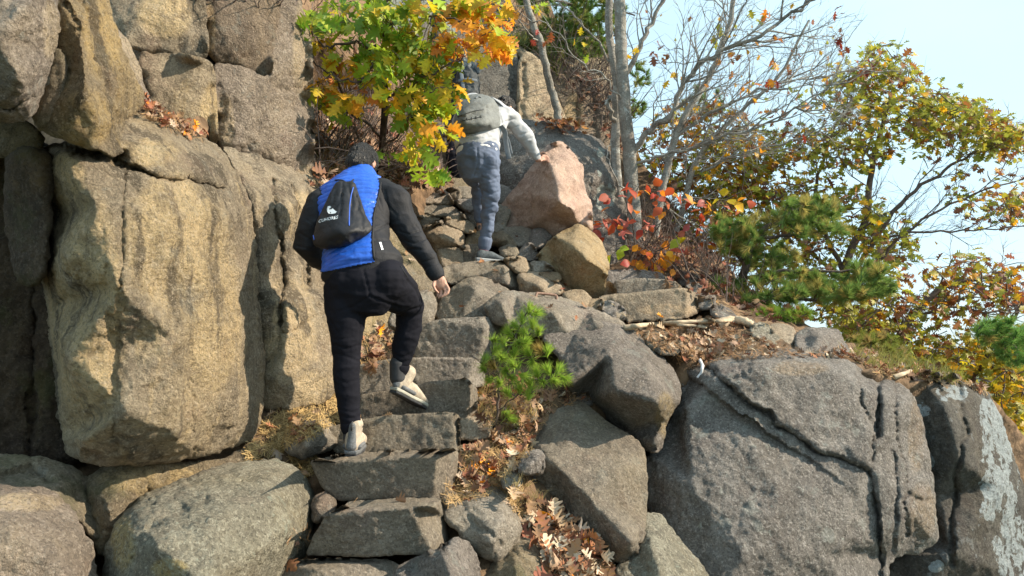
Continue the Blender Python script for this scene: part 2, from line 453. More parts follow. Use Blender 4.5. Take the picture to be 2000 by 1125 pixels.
# ------------------------------------------------------------------ setting: ground, hill, valley
gm = plain('leaf_strewn_soil', (.15, .095, .055), .95, .55, 9, 1.0, 28)
GA = [(1200,580,7.1),(1280,600,7.0),(1350,590,7.1),(1250,550,7.6),(1280,622,6.7),(1200,622,6.4),(1320,560,7.4),(1180,540,7.8),(500,330,5.6),(450,300,5.3),(-100,600,4.9),(300,500,5.2),(330,245,4.45),(400,262,4.5),(290,225,4.3),(520,855,4.05),(560,800,4.3),(620,775,4.45),(650,745,4.6),(600,870,4.1),(730,690,4.95),(700,650,5.3),
 (960,840,4.4),(1000,870,4.25),(960,900,4.05),(900,940,3.85),(930,1000,3.8),(1000,1000,3.8),(1030,980,3.85),(1060,1060,3.72),(1150,1125,3.5),(1060,780,4.6),(1120,775,4.65),
 (620,350,5.4),(700,300,6.3),(850,355,7.3),(650,200,7.8),(800,200,9),(850,500,6.8),(950,430,7.3),(900,370,7.7),(1000,500,6.8),(1000,600,6.1),(1100,500,6.9),(1100,575,5.95),
 (1075,560,6.05),(880,600,5.8),(880,700,5.3),(800,760,4.95),(780,850,4.6),(700,930,4.2),(740,1020,4.0),(640,1000,3.75),(600,1095,3.5),(800,1100,3.8),(850,1085,3.6),
 (1230,645,5.7),(1350,690,5.1),(1350,1100,5.2),(1300,1000,5.0),(1260,1150,4.5),(1400,1400,4.6),(1500,1100,5.3),(1400,660,5.5),(1500,690,5.2),(1450,628,6.1),(1400,580,6.8),(1300,520,7.6),(1250,480,8.2),(1420,560,7.2),(1500,625,6.1),(1600,692,5.35),(1560,640,6.3),
 (1660,700,5.35),(1720,718,5.3),(1800,742,5.45),(1870,742,5.6),(1400,900,5.2),(1600,900,5.3),(1330,760,5.1),(1850,1000,6.3),(1200,900,4.9),(1160,700,5.4),(1100,300,11),(1000,250,11),(1200,420,9.5),
 (100,300,4.6),(560,500,5.6),(560,1000,3.9),(100,930,3.6),(180,1100,3.4),(100,1100,3.2),(500,200,6.2),(390,20,5.6),(550,20,6.0)]
GO = [(-900,1900,2.0),(400,1900,2.05),(1000,1900,2.1),(1500,1900,3.0),(2100,1900,5.),(2250,1300,7),(2120,960,7.2),(2010,860,7),(1940,780,6.6),(1880,742,6.2),(1780,712,6.4),(1680,680,6.9),(1600,640,7.4),
 (1530,600,8),(1450,555,9),(1400,500,9.6),(1340,440,10.2),(1270,340,10.8),(1200,220,11.6),(1150,120,12),(1080,20,12.2),(1000,-120,12.5),(700,-200,12),(300,-260,8.5),(-200,-300,7),(-900,-300,6)]
solid('ground', GO, gm, 'sloping leaf strewn soil between the boulders', kind='structure', inner=GA, s=13, R=1., T=4., grow=0, amp=.018, nsc=5, soft=1, fine=1.2, jag=6)
# far valley floor down to the horizon
vm = plain('valley_forest', (.07, .085, .04), .95, .5, .02)
v = []; f = []
n = 40
for i in range(n+1):
    for j in range(n+1):
        x = (i/n-.5)*8000; y = (j/n)**2*6000-400
        v.append((x, y, -38 + 6*math.sin(x*.004)*math.cos(y*.003)))
for i in range(n):
    for j in range(n): a = i*(n+1)+j; f.append((a, a+n+1, a+n+2, a+1))
tag(mesh_obj('valley_ground', v, f, vm), 'wooded valley floor far below the ledge', kind='structure')

# ------------------------------------------------------------------ rocks
def rk(label, out, mat, name='boulder', cat='boulder', **kw):
    return solid(name, out, M[mat], label, cat, **kw)
G1 = 'cliff blocks on the left'
rk('dark shadowed rock face in the recess at the left edge', [(-160,240,3.7),(60,262,3.7),(130,300,3.75),(150,500,3.7),(150,900,3.6),(60,920,3.5),(-160,920,3.4)], 'wall_shade', 'rock_face', 'cliff', T=.5, R=20, cuts=[([(60,300),(70,600),(60,900)],6,.05)], amp=.03)
rk('mossy brown stone plugging the horizontal crack at the left edge', [(-160,215,3.4),(30,226,3.35),(72,250,3.3),(92,276,3.3),(70,300,3.3),(20,306,3.3),(-160,300,3.3)], 'moss', 'stone', 'rock', R=12, T=.6)
rk('brown stone pillar standing in the dark recess left of the big ochre block', [(18,300,3.2),(60,292,3.12),(98,296,3.15),(100,420),(92,520,3.15),(70,562,3.2),(30,548,3.25),(10,430,3.3)], 'wall_shade', 'rock_pillar', 'rock', R=26, T=.5, och=[(60,330,40,60)])
rk('big upright streaked ochre granite block with a cracked top, largest on the left',
   [(60,300,3.65),(100,285,3.3),(150,278,3.1),(200,240,3.3),(232,200,3.55),(268,212,3.7),(330,232,3.8),(395,268,4.05),(440,300,4.15),(470,345,4.15),(492,415,4.12),(502,520,4.1),(511,650,4.08),(516,780,4.05),(500,850,3.98),(470,868,3.85),(400,892,3.6),(330,905,3.4),(210,908,3.2),(150,900,3.3),(125,850,3.45),(85,700,3.8),(62,560,3.85),(35,420,3.9)], 'wall',
   inner=[(80,430,3.5),(100,600,3.5),(122,330,3.05),(124,500,3.0),(134,700,3.02),(155,860,3.05),(185,400,2.98),(235,560,2.95),(240,800,2.98),(330,420,3.18),(340,650,3.15),(340,850,3.2),(430,420,3.6),(440,600,3.58),(440,780,3.55),(480,520,3.9),(300,290,3.35),(400,320,3.75)],
   s=4.6, R=30, cr=30, soft=4, amp=.016, T=1.0,
   cuts=[([(85,272),(160,290),(205,300),(235,322),(300,345),(360,352),(405,362),(436,370)],7,.10),([(60,262),(160,284),(235,310)],16,.12),([(242,345),(238,480),(230,700)],6,.02),([(395,372),(420,420),(405,470)],3,.015),
         ([(205,520),(222,700),(225,880)],9,.02),([(370,640),(378,860)],3,.02),([(95,470),(75,600)],10,.05)],
   och=[(170,620,80,260),(340,470,110,130),(420,620,50,160),(120,350,50,60),(280,300,70,30)])
rk('rounded ochre bulge with slanting ridges above the crack of the big block', [(100,-70,3.1),(200,-70,3.35),(215,60,3.4),(258,140,3.5),(285,195,3.6),(262,218,3.5),(236,240,3.35),(236,312,3.15),(180,286,3.0),(110,262,2.95),(62,246,3.0),(80,200,3.0),(120,130,3.05),(105,60,3.05)], 'wall',
   inner=[(160,60,3.0),(170,180,2.92),(200,240,2.98)], R=18, grow=5, cr=25, s=5, T=1.1,
   cuts=[([(130,10),(190,110),(235,200)],5,.03),([(160,0),(215,100),(255,190)],4,.03),([(150,60),(200,150),(230,230)],3,.015)], och=[(170,230,60,60),(200,60,40,90)])
rk('narrow ochre rib between the ridged bulge and the square blocks', [(195,30,3.9),(240,68,4.0),(265,118,4.05),(285,178,4.1),(297,212,4.1),(272,222,4.0),(255,160,3.85),(218,100,3.75)], 'wall_pink', R=14, T=.6, och=[(250,120,30,70)])
rk('rounded purplish granite bulge in the top left corner', [(-160,-90,2.7),(100,-90,2.8),(114,40,2.85),(106,100),(88,160,2.85),(66,222,2.82),(40,240,2.8),(-20,232),(-160,210,2.6)], 'wall_pink', inner=[(0,80,2.5),(50,20,2.55),(40,150,2.55)], R=18, grow=5, cr=30, soft=4, s=5, T=1.1, cuts=[([(-100,190),(20,210),(60,190)],6,.03)], och=[(100,60,20,60)])
rk('small flake wedged between the two rounded bulges at the top left', [(66,240,2.98),(88,165,2.98),(112,85,3.0),(134,118),(124,180),(100,244,2.96),(80,246)], 'moss', 'stone', 'rock', R=12, T=.4, lich=[(92,158,8,10)])
rk('tan square-topped block highest in the cliff, above the horizontal crack', [(195,-70,4.6),(385,-70,4.75),(400,40,4.75),(404,108,4.7),(382,113,4.66),(310,99,4.58),(262,93,4.5),(235,72,4.5),(205,45,4.5)], 'wall', inner=[(250,40,4.5),(300,30,4.54),(370,60,4.63)], R=9, grow=5, soft=3, T=1, och=[(320,30,60,50)])
rk('square grey-brown block below the horizontal crack and above the leaf filled ledge', [(263,99,4.55),(320,103),(400,118,4.65),(416,132,4.7),(420,200,4.72),(424,278,4.72),(405,268),(380,242,4.55),(330,228),(300,215,4.45),(285,160,4.45)], 'wall', inner=[(300,130,4.5),(340,190,4.5),(390,190,4.58),(400,140,4.6)], R=9, grow=5, soft=3, T=1, och=[(410,220,20,60)])
rk('tall brown block with a dark stained top in the upper cliff', [(396,-70,5.0),(545,-70,5.2),(542,40,5.15),(529,80,5.12),(527,152,5.1),(470,130,4.95),(412,112,4.85),(404,60,4.85)], 'wall_pink', inner=[(430,20,4.87),(450,80,4.86),(500,90,4.98),(500,0,5.02)], R=9, grow=5, soft=3, T=1.0, och=[(410,60,12,60)])
rk('large pitted granite block directly above and left of the blue jacket', [(545,-70,5.35),(572,-60,5.4),(590,20,5.45),(604,60,5.5),(610,200,5.5),(608,325,5.45),(600,356,5.4),(540,337,5.15),(460,314,4.95),(430,292,4.85),(424,240,4.85),(415,126,4.85),(470,137,4.95),(528,160,5.05),(530,80,5.15),(543,40,5.2)], 'wall_pink', inner=[(445,180,4.84),(460,270,4.84),(520,230,4.99),(540,300,5.05),(590,260,5.28),(560,120,5.16),(590,120,5.3)], R=9, s=5, grow=5, soft=3, T=1.1, amp=.02, nsc=9, cuts=[([(528,160),(575,185),(612,200)],4,.03)], och=[(440,240,20,60),(595,340,20,20),(590,100,22,100)])
rk('ochre sloping shelf right of the big streaked block, split by vertical grooves', [(425,280,4.5),(520,312,4.85),(600,342,5.1),(645,362,5.25),(650,430,5.1),(655,560,4.95),(668,650,4.75),(672,740,4.55),(640,788,4.4),(560,812,4.25),(515,805,4.2),(505,740,4.2),(498,560),(488,420,4.3),(465,345,4.35)], 'wall', inner=[(520,400,4.35),(560,600,4.3),(600,700,4.35),(540,740,4.15)], R=20, s=5, T=.9, amp=.02,
   cuts=[([(528,350),(545,470),(552,560),(545,660)],7,.08),([(572,360),(590,450),(600,560)],7,.07),([(600,372),(622,440),(625,560)],5,.05),([(515,720),(560,650),(600,640),(650,600)],6,.04)], och=[(560,640,60,110),(590,430,40,60),(610,760,40,40)])
rk('ochre rock wall behind the legs and right arm of the climber in blue', [(600,372,5.4),(700,398,5.7),(775,436,5.9),(800,470,5.85),(830,502,5.8),(856,545,5.7),(848,575,5.5),(790,585,5.35),(770,630,5.2),(755,690,5.0),(715,712,4.9),(660,720,4.8),(620,600,5.1)], 'moss', inner=[(720,520,5.3),(700,640,4.95),(790,530,5.4)], R=16, s=6, T=.9, amp=.025, cuts=[([(700,440),(750,520),(770,600)],6,.06),([(760,470),(800,520),(840,540)],5,.06)], och=[(740,560,60,120),(700,660,40,60)])
rk('grey rock under the right hand of the climber in blue', [(812,572,5.3),(840,566,5.35),(851,592,5.3),(845,634,5.2),(800,648,5.15),(752,640,5.1),(770,600,5.2)], 'step', R=12, T=.4)
rk('long smooth pale boulder lying at the foot of the big ochre block', [(200,1230,3.0),(200,1085,3.1),(222,1022,3.15),(262,980,3.25),(330,946,3.4),(420,915,3.55),(500,897,3.7),(560,900,3.75),(600,928,3.75),(616,980,3.7),(612,1052,3.6),(590,1092,3.5),(560,1140,3.4),(540,1230,3.3)], 'pale', inner=[(300,1060,2.85),(420,1010,3.0),(520,970,3.25),(560,1040,3.25),(400,1150,2.8)], R=40, cr=40, soft=5, s=5, T=1., bulge=.1,
   cuts=[([(290,1030),(380,985),(500,955),(590,955)],9,.018),([(260,1120),(262,1060),(310,1010),(360,985)],8,.03)], och=[(240,1060,24,60),(330,1110,40,20)])
rk('flat-topped purplish boulder in the bottom left corner', [(-160,945,2.9),(62,948,3.0),(108,962,3.05),(152,1012,3.0),(185,1080,2.95),(205,1230,2.8),(-160,1230,2.5)], 'wall_pink', inner=[(20,1040,2.65),(100,1080,2.7)], R=36, cr=30, soft=4, s=5, T=.9, och=[(50,980,80,18)])
rk('rough ochre block squeezed between the big block and the long pale boulder', [(172,925,3.4),(228,903,3.45),(330,912,3.55),(430,890,3.75),(500,868,3.9),(524,888,3.9),(480,908,3.8),(330,955,3.55),(262,985,3.4),(220,1035,3.25),(196,1090,3.2),(178,1000,3.3)], 'moss', inner=[(250,940,3.3),(210,1000,3.15)], R=12, T=.6, amp=.025, cuts=[([(278,930),(290,975)],4,.05)], och=[(300,935,120,30)])
rk('low mossy ledge under the dark recess at the left edge', [(-160,890,3.3),(60,892,3.35),(125,903,3.4),(168,925,3.4),(183,985,3.35),(190,1060,3.2),(150,1015,3.1),(100,965,3.1),(-160,955,3.0)], 'moss', R=14, T=.6, cuts=[([(10,925),(60,915),(90,940)],8,.06)])

# steps
ST = 'granite steps of the stairway'
def stp(label, out, mat='step', **kw):
    kw.setdefault('cr', 4.); kw.setdefault('s', 4.2); kw.setdefault('R', 3.5); kw.setdefault('T', .42); kw.setdefault('soft', 0); kw.setdefault('amp', .004); kw.setdefault('fine', .35); kw.setdefault('jag', 1.6); kw.setdefault('nsc', 9)
    return solid('stone_step', out, M[mat], label, 'step', group=ST, **kw)
stp('lowest full granite step with a slanting left corner', [(599,1083,3.35),(620,1040,3.33),(642,1004,3.3),(691,976,3.65),(770,970,3.66),(850,968,3.66),(863,976,3.62),(869,1010),(875,1056,3.6),(848,1081,3.33),(720,1084,3.33)], inner=[(846,989,3.3),(800,992,3.295),(740,996,3.29),(690,1000,3.29),(655,1003,3.3)])
stp('second granite step up, its top under the boot the climber in blue stands on', [(607,903,3.66),(645,892,3.85),(700,884,3.95),(800,879,3.97),(888,878,3.95),(893,890,3.9),(891,948,3.87),(868,966,3.7),(847,970,3.62),(740,973,3.62),(664,976,3.63),(632,953,3.64),(618,928,3.65)], inner=[(853,890,3.6),(800,892,3.605),(760,895,3.61),(720,897,3.61),(680,900,3.615),(640,903,3.62)])
stp('third granite step up, just right of the standing boot', [(642,840,4.0),(670,828,4.02),(710,819,4.02),(800,811,4.02),(880,805,4.02),(896,812,4.12),(899,870,4.1),(893,881,3.97),(800,884,3.95),(710,891,3.96),(655,880,4.0)], inner=[(886,812,3.98)])
stp('fourth granite step up, below the lifted boot', [(702,773,4.3),(770,763),(830,750,4.3),(912,740,4.3),(931,760,4.5),(929,800,4.45),(913,817,4.3),(800,816,4.28),(702,826,4.28)], inner=[(914,750,4.28)])
stp('fifth thin granite step, level with the lifted boot', [(698,716,4.62),(750,704,4.62),(830,700,4.62),(925,702,4.64),(945,720,4.8),(946,752,4.75),(914,757,4.62),(800,764,4.6),(700,772,4.58)])
stp('sixth tall granite step with a lit right end, left of the little pine', [(800,660,4.97),(815,638,4.95),(860,625,4.95),(940,620,4.97),(988,626,5.3),(990,692,5.28),(936,707,4.96),(870,703,4.94),(812,702,4.94),(798,690,4.96)], inner=[(946,640,4.93)])
stp('broken slab at the very bottom of the stairway', [(520,1110,3.35),(560,1100,3.35),(640,1092,3.4),(760,1096,3.4),(785,1110,3.3),(800,1230,3.1),(510,1230,3.1)], inner=[(620,1112,3.2)], T=.5)
rk('grey-green wedge of rock with a lit right face beside the lowest step', [(768,1112,3.25),(800,1095,3.3),(860,1069,3.35),(904,1051,3.4),(932,1088,3.45),(936,1230,3.3),(758,1230,3.1)], 'grey', inner=[(868,1085,3.15),(890,1140,3.05),(880,1200,3.0)], R=7, soft=1, T=.5)
rk('rounded brown boulder between the two lowest steps and the leaf litter', [(866,1000,3.6),(893,967,3.75),(933,943,3.85),(972,943,3.9),(996,966,3.85),(1020,1014,3.75),(1019,1045,3.65),(1001,1088,3.6),(990,1104,3.55),(947,1094,3.5),(909,1056,3.5),(874,1020,3.5)], 'step', inner=[(940,990,3.55),(985,1020,3.5),(960,1060,3.42)], R=16, soft=3, s=5, T=.5, cuts=[([(905,985),(935,1030),(985,1070)],5,.03)])
S = 'small stones wedged along the stairway'
def sm(label, out, mat='step', **kw):
    kw.setdefault('R', 6.5); kw.setdefault('s', 3.6); kw.setdefault('T', .3); kw.setdefault('amp', .008); kw.setdefault('jag', 1.0); kw.setdefault('cr', 4.); kw.setdefault('nsc', 9); kw.setdefault('soft', 1); kw.setdefault('grow', 2.4); kw.setdefault('bulge', .05)
    return solid('stone', out, M[mat], label, 'stone', group=S, **kw)
sm('angular brown stone left of the standing boot among dry needles', [(555,852,4.0),(585,813,4.1),(632,807,4.15),(650,832,4.1),(657,868,4.0),(620,886),(592,898,3.9),(557,882,3.92)], inner=[(610,840,3.92),(600,870,3.86)], mat='step')
sm('little dark stone behind the heel of the standing boot', [(640,838,4.15),(670,832),(690,870,4.1),(650,880,4.05)], mat='grey')
sm('small round pinkish stone left of the gap between the two lowest steps', [(618,968,3.6),(640,963,3.65),(656,983,3.6),(641,1010,3.5),(615,1020,3.5),(610,990)], mat='wall_pink')
sm('blocky lit stone supporting the right end of the fourth step', [(898,818,4.3),(930,812,4.35),(958,815,4.35),(957,856,4.25),(930,862),(897,859,4.2)], mat='tan')
sm('pale wedge stone right of the third step', [(893,874,4.1),(920,867,4.15),(940,880,4.1),(940,903,4.05),(915,908),(893,906,4.0)], mat='tan')
sm('flat stone shim between the lowest and second steps', [(853,962,3.75),(880,958),(902,970,3.75),(900,984,3.7),(870,991,3.6)], mat='step', R=5)
sm('tilted grey stone at the left edge of the smooth slab', [(1010,909,3.78),(1027,885,3.9),(1054,879,3.95),(1064,890,3.9),(1060,924,3.8),(1015,927,3.7)], inner=[(1050,893,3.78)], mat='grey')
sm('small round stone below the tilted grey stone', [(980,930,3.8),(997,922,3.85),(1014,930,3.8),(1016,948),(1000,957),(984,952,3.75)], mat='step')
sm('tan stone at the foot of the little pine', [(996,788,4.45),(1020,782,4.5),(1046,786,4.5),(1047,816,4.4),(1025,832),(998,834,4.35)], mat='moss')
sm('flat stone edge behind the smooth slab under the overhanging boulder', [(1095,775,4.75),(1140,768,4.8),(1160,790,4.7),(1120,800,4.6)], mat='grey')
sm('tiny dark stone below the pale wedge stone', [(893,908,4.0),(912,912,4.0),(915,925),(896,928,3.95)], mat='grey', R=4)
sm('tiny lit stone resting in leaves beside the second step', [(925,905,4.1),(950,905),(948,925),(926,925,4.0)], mat='tan', R=5)

# right hand boulders
rk('long lit-topped slab lying above the overhanging boulder, behind the little pine', [(943,600,5.1),(964,578,5.25),(1000,569,5.4),(1080,577,5.5),(1150,602,5.4),(1215,628,5.3),(1262,665,5.2),(1180,655,5.0),(1120,658,4.95),(1060,660,4.95),(1000,642,5.0),(958,625,5.05)], 'step', inner=[(985,590,5.0),(1080,606,4.93),(1170,634,4.93)], R=8, soft=1, s=5, T=.7)
rk('massive overhanging boulder with a dark undercut right of the little pine', [(1052,655,4.9),(1120,650,4.95),(1177,630,5.05),(1216,634,5.1),(1258,664,5.1),(1301,702,5.05),(1324,735,4.95),(1334,778,4.75),(1302,822,4.6),(1291,880,4.6),(1262,882,4.6),(1226,850,4.75),(1158,796,4.9),(1140,780,4.9),(1106,757,4.7),(1098,700,4.75)], 'grey',
   inner=[(1110,750,4.45),(1200,764,4.25),(1283,783,4.15),(1265,720,4.45),(1190,690,4.55),(1280,868,4.45),(1180,660,4.8)], R=6, soft=1, s=5, T=.8, cuts=[([(1100,660),(1190,640),(1260,680)],4,.015)], och=[(1300,810,22,50)])
rk('smooth sloping slab with a long diagonal edge in the lower middle', [(1060,800,4.6),(1094,788,4.65),(1129,783,4.65),(1177,820,4.55),(1253,868,4.4),(1262,907,4.3),(1259,1004,4.1),(1250,1060,3.95),(1240,1082,3.9),(1200,1102,3.85),(1129,1028,3.95),(1090,974,4.05),(1042,936,4.1),(1034,905,4.2),(1045,855,4.4)], 'step',
   inner=[(1120,860,4.25),(1200,930,4.02),(1235,1060,3.65),(1150,970,3.85),(1075,900,4.02)], R=7, soft=1, s=5, T=.7, cuts=[([(1085,790),(1140,830),(1200,890)],6,.02)])
rk('darker lower shelf under the smooth slab, beside the deep leaf litter', [(985,945,3.95),(1040,928,4.1),(1092,970,4.1),(1130,1025,4.0),(1200,1100,3.9),(1222,1230,3.6),(1150,1230,3.55),(1090,1100,3.75),(1030,1010,3.85),(1000,990,3.9)], 'grey', R=14, soft=3, T=.4, cuts=[([(1020,960),(1080,1020),(1160,1110)],5,.03)], s=5)
rk('rough low rock in the bottom middle left of the deep leaf litter', [(950,1115,3.5),(1000,1060,3.65),(1030,1045,3.7),(1090,1118,3.55),(1115,1230,3.3),(935,1230,3.2)], 'moss', inner=[(1010,1100,3.4),(1030,1160,3.25)], R=14, soft=2, T=.4, s=5, cuts=[([(1000,1075),(1050,1130),(1080,1200)],4,.03)])
rk('lit rounded rock below the smooth slab at the bottom', [(1258,1006,4.1),(1275,1000,4.15),(1296,1008,4.15),(1322,1050,4.1),(1380,1118,3.95),(1410,1230,3.7),(1215,1230,3.5),(1200,1108,3.8),(1240,1085,3.85)], 'pale', inner=[(1280,1080,3.75),(1300,1160,3.6)], R=16, soft=3, s=5, T=.5)
rk('huge dark grey granite face with a diagonal crack and upright ribs at its right end', [(1262,1000,4.65),(1256,930,4.7),(1262,885,4.75),(1292,860,4.85),(1310,815,4.95),(1338,775,5.0),(1322,738,5.1),(1345,722,5.15),(1380,715,5.15),(1408,700,5.15),(1460,689,5.2),(1560,684,5.25),(1620,694,5.3),(1665,708,5.35),(1692,732,5.4),(1742,742,5.4),(1783,764,5.35),(1802,830,5.2),(1816,900,5.1),(1824,970,5.0),(1830,1060,4.95),(1782,1078,4.9),(1735,1088,4.75),(1727,1230,4.5),(1380,1230,4.1),(1322,1060,4.4)], 'greyb',
   inner=[(1340,790,4.72),(1400,740,4.72),(1500,715,4.75),(1600,715,4.85),(1690,760,4.9),(1770,790,5.05),(1690,900,4.62),(1700,1060,4.5),(1790,1000,4.72),(1350,950,4.42),(1480,850,4.52),(1450,1080,4.2),(1600,1080,4.3),(1520,960,4.38)], R=10, soft=2, s=4.2, T=1.6, amp=.018, nsc=5,
   cuts=[([(1375,712),(1440,768),(1500,810),(1530,835),(1600,882),(1650,898),(1695,915),(1706,930),(1712,1000),(1722,1100)],5,.07,.06,90),([(1672,722),(1680,790),(1705,830),(1700,900)],5,.05,-.04,40),([(1716,745),(1713,790),(1714,855)],8,.12),([(1746,745),(1752,850),(1768,930),(1772,1050)],5,.045,-.04,30),([(1740,880),(1752,960),(1745,1070)],5,.04),([(1775,960),(1800,978),(1830,975)],5,.05),
         ([(1340,730),(1420,790),(1522,858)],4,.0,.06,80),([(1440,700),(1450,740),(1420,745)],4,.03)],
   och=[(1800,1000,30,60),(1790,850,16,80),(1560,720,60,16)])
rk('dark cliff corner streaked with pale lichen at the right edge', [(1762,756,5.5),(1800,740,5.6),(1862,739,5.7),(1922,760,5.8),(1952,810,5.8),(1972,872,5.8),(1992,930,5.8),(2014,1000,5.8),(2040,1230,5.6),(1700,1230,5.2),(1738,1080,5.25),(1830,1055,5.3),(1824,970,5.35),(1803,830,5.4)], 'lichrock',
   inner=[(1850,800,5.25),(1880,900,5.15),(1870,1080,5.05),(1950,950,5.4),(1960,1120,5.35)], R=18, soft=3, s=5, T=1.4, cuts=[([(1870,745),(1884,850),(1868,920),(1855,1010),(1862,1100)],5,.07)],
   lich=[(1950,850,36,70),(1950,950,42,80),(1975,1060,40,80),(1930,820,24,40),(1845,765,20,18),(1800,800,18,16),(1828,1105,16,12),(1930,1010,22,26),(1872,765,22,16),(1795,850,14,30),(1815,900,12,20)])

# upper stairway stones
rk('broad angular rock with a sharp crest in the middle of the stairway', [(848,628,5.45),(858,590,5.6),(888,556,5.7),(925,538,5.8),(960,548,5.85),(1002,569,5.8),(985,590,5.6),(965,600,5.45),(950,622,5.35),(900,628,5.3)], 'step', inner=[(930,560,5.5),(955,590,5.4)], R=6, soft=1, s=4.5, T=.6)
stp('flat grey step slab under the grey shoe of the upper climber', [(864,526,6.05),(880,518,6.2),(935,512,6.25),(985,510,6.25),(1010,530,6.25),(1020,568,6.1),(1000,570,6.05),(968,552,5.95),(935,539,5.95),(912,541,5.95),(885,556,5.95),(868,548,6.0)], inner=[(985,522,5.95),(992,556,5.93)])
sm('tan stone right of the slab under the upper climber', [(982,506,6.2),(1020,501,6.25),(1030,510,6.2),(1036,530,6.1),(1022,535),(1006,530,6.05),(992,515)], mat='tan')
sm('flat tan boulder left of the iron rung', [(1011,538,6.0),(1048,532,6.1),(1073,539,6.1),(1096,557,6.0),(1097,573,5.9),(1072,579,5.85),(1020,571,5.9)], mat='tan', inner=[(1050,556,5.8)])
sm('grey stone tucked left of the brown leaning rock', [(1035,512,6.2),(1060,511,6.2),(1082,524,6.2),(1072,532),(1040,535,6.1)], mat='step', R=5)
sm('flat stone just below and left of the brown leaning rock', [(1050,535,6.1),(1075,530,6.1),(1094,537,6.1),(1095,547),(1080,551),(1060,546,6.0)], mat='tan', R=5)
sm('small cube-shaped stone near the right hand of the climber in blue', [(856,491,6.4),(866,486,6.45),(902,487,6.45),(906,518,6.35),(882,522),(860,524,6.3)], mat='tan', R=5)
sm('grey block between the cube-shaped stone and the grey shoe', [(895,482,6.6),(935,479,6.6),(955,500,6.5),(938,517,6.45),(906,519,6.4),(902,488,6.45)], R=5)
sm('big round orange stone resting on top of the cube-shaped stone', [(825,449,6.6),(845,441,6.7),(874,440,6.7),(900,450,6.65),(907,466,6.6),(902,481,6.5),(866,489,6.5),(850,493,6.5),(841,480),(832,462,6.55)], mat='tan', inner=[(865,462,6.38)], R=11)
sm('rounded stone half hidden behind the lower trouser cuff', [(905,466,6.7),(922,454,6.75),(945,450,6.75),(952,480),(930,484),(908,480,6.6)], mat='tan')
sm('tan ridge-backed stone right of the trouser cuff', [(950,480,6.7),(958,457,6.8),(980,451,6.8),(1000,464,6.75),(1012,482,6.65),(980,485)], mat='tan', inner=[(982,467,6.55)])
sm('small square stone just above the toe of the grey shoe', [(974,484,6.5),(1005,481,6.5),(1013,500,6.4),(980,503,6.4)], mat='step', R=5)
sm('pointed upright stone between the grey shoe and the brown leaning rock', [(1008,502,6.45),(1027,476,6.55),(1039,476),(1049,492,6.5),(1046,509,6.4),(1030,512,6.4)], mat='grey', R=5)
sm('grey stone under the left foot of the pink boulder', [(978,446,6.9),(1010,442,6.95),(1040,447,6.9),(1047,470,6.8),(1012,484,6.7),(988,464)], mat='step')
sm('flat grey stone directly beneath the pink boulder', [(1038,449,6.85),(1060,444),(1082,448,6.85),(1082,460,6.8),(1056,487,6.6),(1046,488),(1036,474,6.7)], mat='grey', R=6)
sm('brown wedge stone above the round orange stone', [(866,429,6.8),(882,422),(902,422,6.85),(925,440,6.8),(926,451,6.7),(910,456,6.65),(896,449),(872,441,6.7)], mat='tan', R=6)
sm('leaf-shaped flat stone right above the black sleeve elbow', [(811,425,6.85),(835,420),(854,421,6.9),(861,429,6.8),(845,436),(826,447,6.7),(817,437)], mat='step', R=6)
sm('long slanting dark slab across the small stones', [(811,403,7.0),(840,397,7.05),(866,397,7.05),(892,410,7.0),(914,429,6.85),(895,428),(868,424,6.8),(835,421,6.85),(812,418)], mat='step', R=6)
sm('broad brown stone near the top of the stone pile', [(819,386,7.15),(835,376,7.2),(873,375,7.2),(887,397,7.1),(880,402,7.0),(852,399,7.0),(822,397,7.0)], mat='wall_pink', R=6)
sm('grey flat stone left of the far dark trouser leg', [(884,393,7.1),(905,390),(930,391,7.1),(934,408,7.0),(914,414,6.95),(895,404)], mat='grey', R=5)
sm('small peaked stone on the crest of the stone pile', [(834,376,7.3),(850,361,7.4),(866,365,7.35),(872,377,7.25)], mat='step', R=4)
sm('squarish stone at the crest behind the raised leg', [(894,367,7.4),(935,365,7.4),(938,392,7.2),(902,390,7.2)], mat='step', R=5)
sm('flat pale stone at the top left of the stone pile', [(785,367,7.3),(832,363,7.35),(828,375,7.2),(817,385),(790,384,7.1)], mat='moss', R=5)
sm('mossy stone left below the flat pale stone', [(788,387,7.1),(815,384,7.1),(819,401,7.0),(797,402,6.95)], mat='moss', R=5)
sm('narrow stone wedged between the peaked stone and the squarish stone', [(871,368,7.35),(896,367,7.35),(901,388,7.15),(884,391),(876,378)], R=4)
sm('dark stone low behind the raised leg', [(907,414,7.0),(935,409,7.0),(938,450,6.85),(922,438),(914,426)], mat='grey', R=5)
sm('grey stone right of the blue-grey knee', [(972,364,7.5),(985,362),(1003,378,7.4),(988,397,7.3),(972,402,7.3)], mat='grey', R=6)
sm('small stone below the grey stone beside the knee', [(970,402,7.2),(990,398,7.25),(1000,412,7.1),(985,446,6.95),(968,450,6.95)], mat='step', R=6)
sm('sliver of stone under the leaf-shaped flat stone', [(842,441,6.85),(866,430,6.85),(872,441,6.75),(850,445)], R=3)
sm('narrow stone right above the arch of the grey shoe', [(960,440,6.95),(975,434),(985,450,6.85),(965,456,6.8)], R=4)
stp('worn stone ledge by the hand of the hiker in black', [(835,332,7.9),(870,328,7.95),(905,330,7.95),(912,366,7.6),(870,366,7.6),(838,364,7.6)], mat='moss')
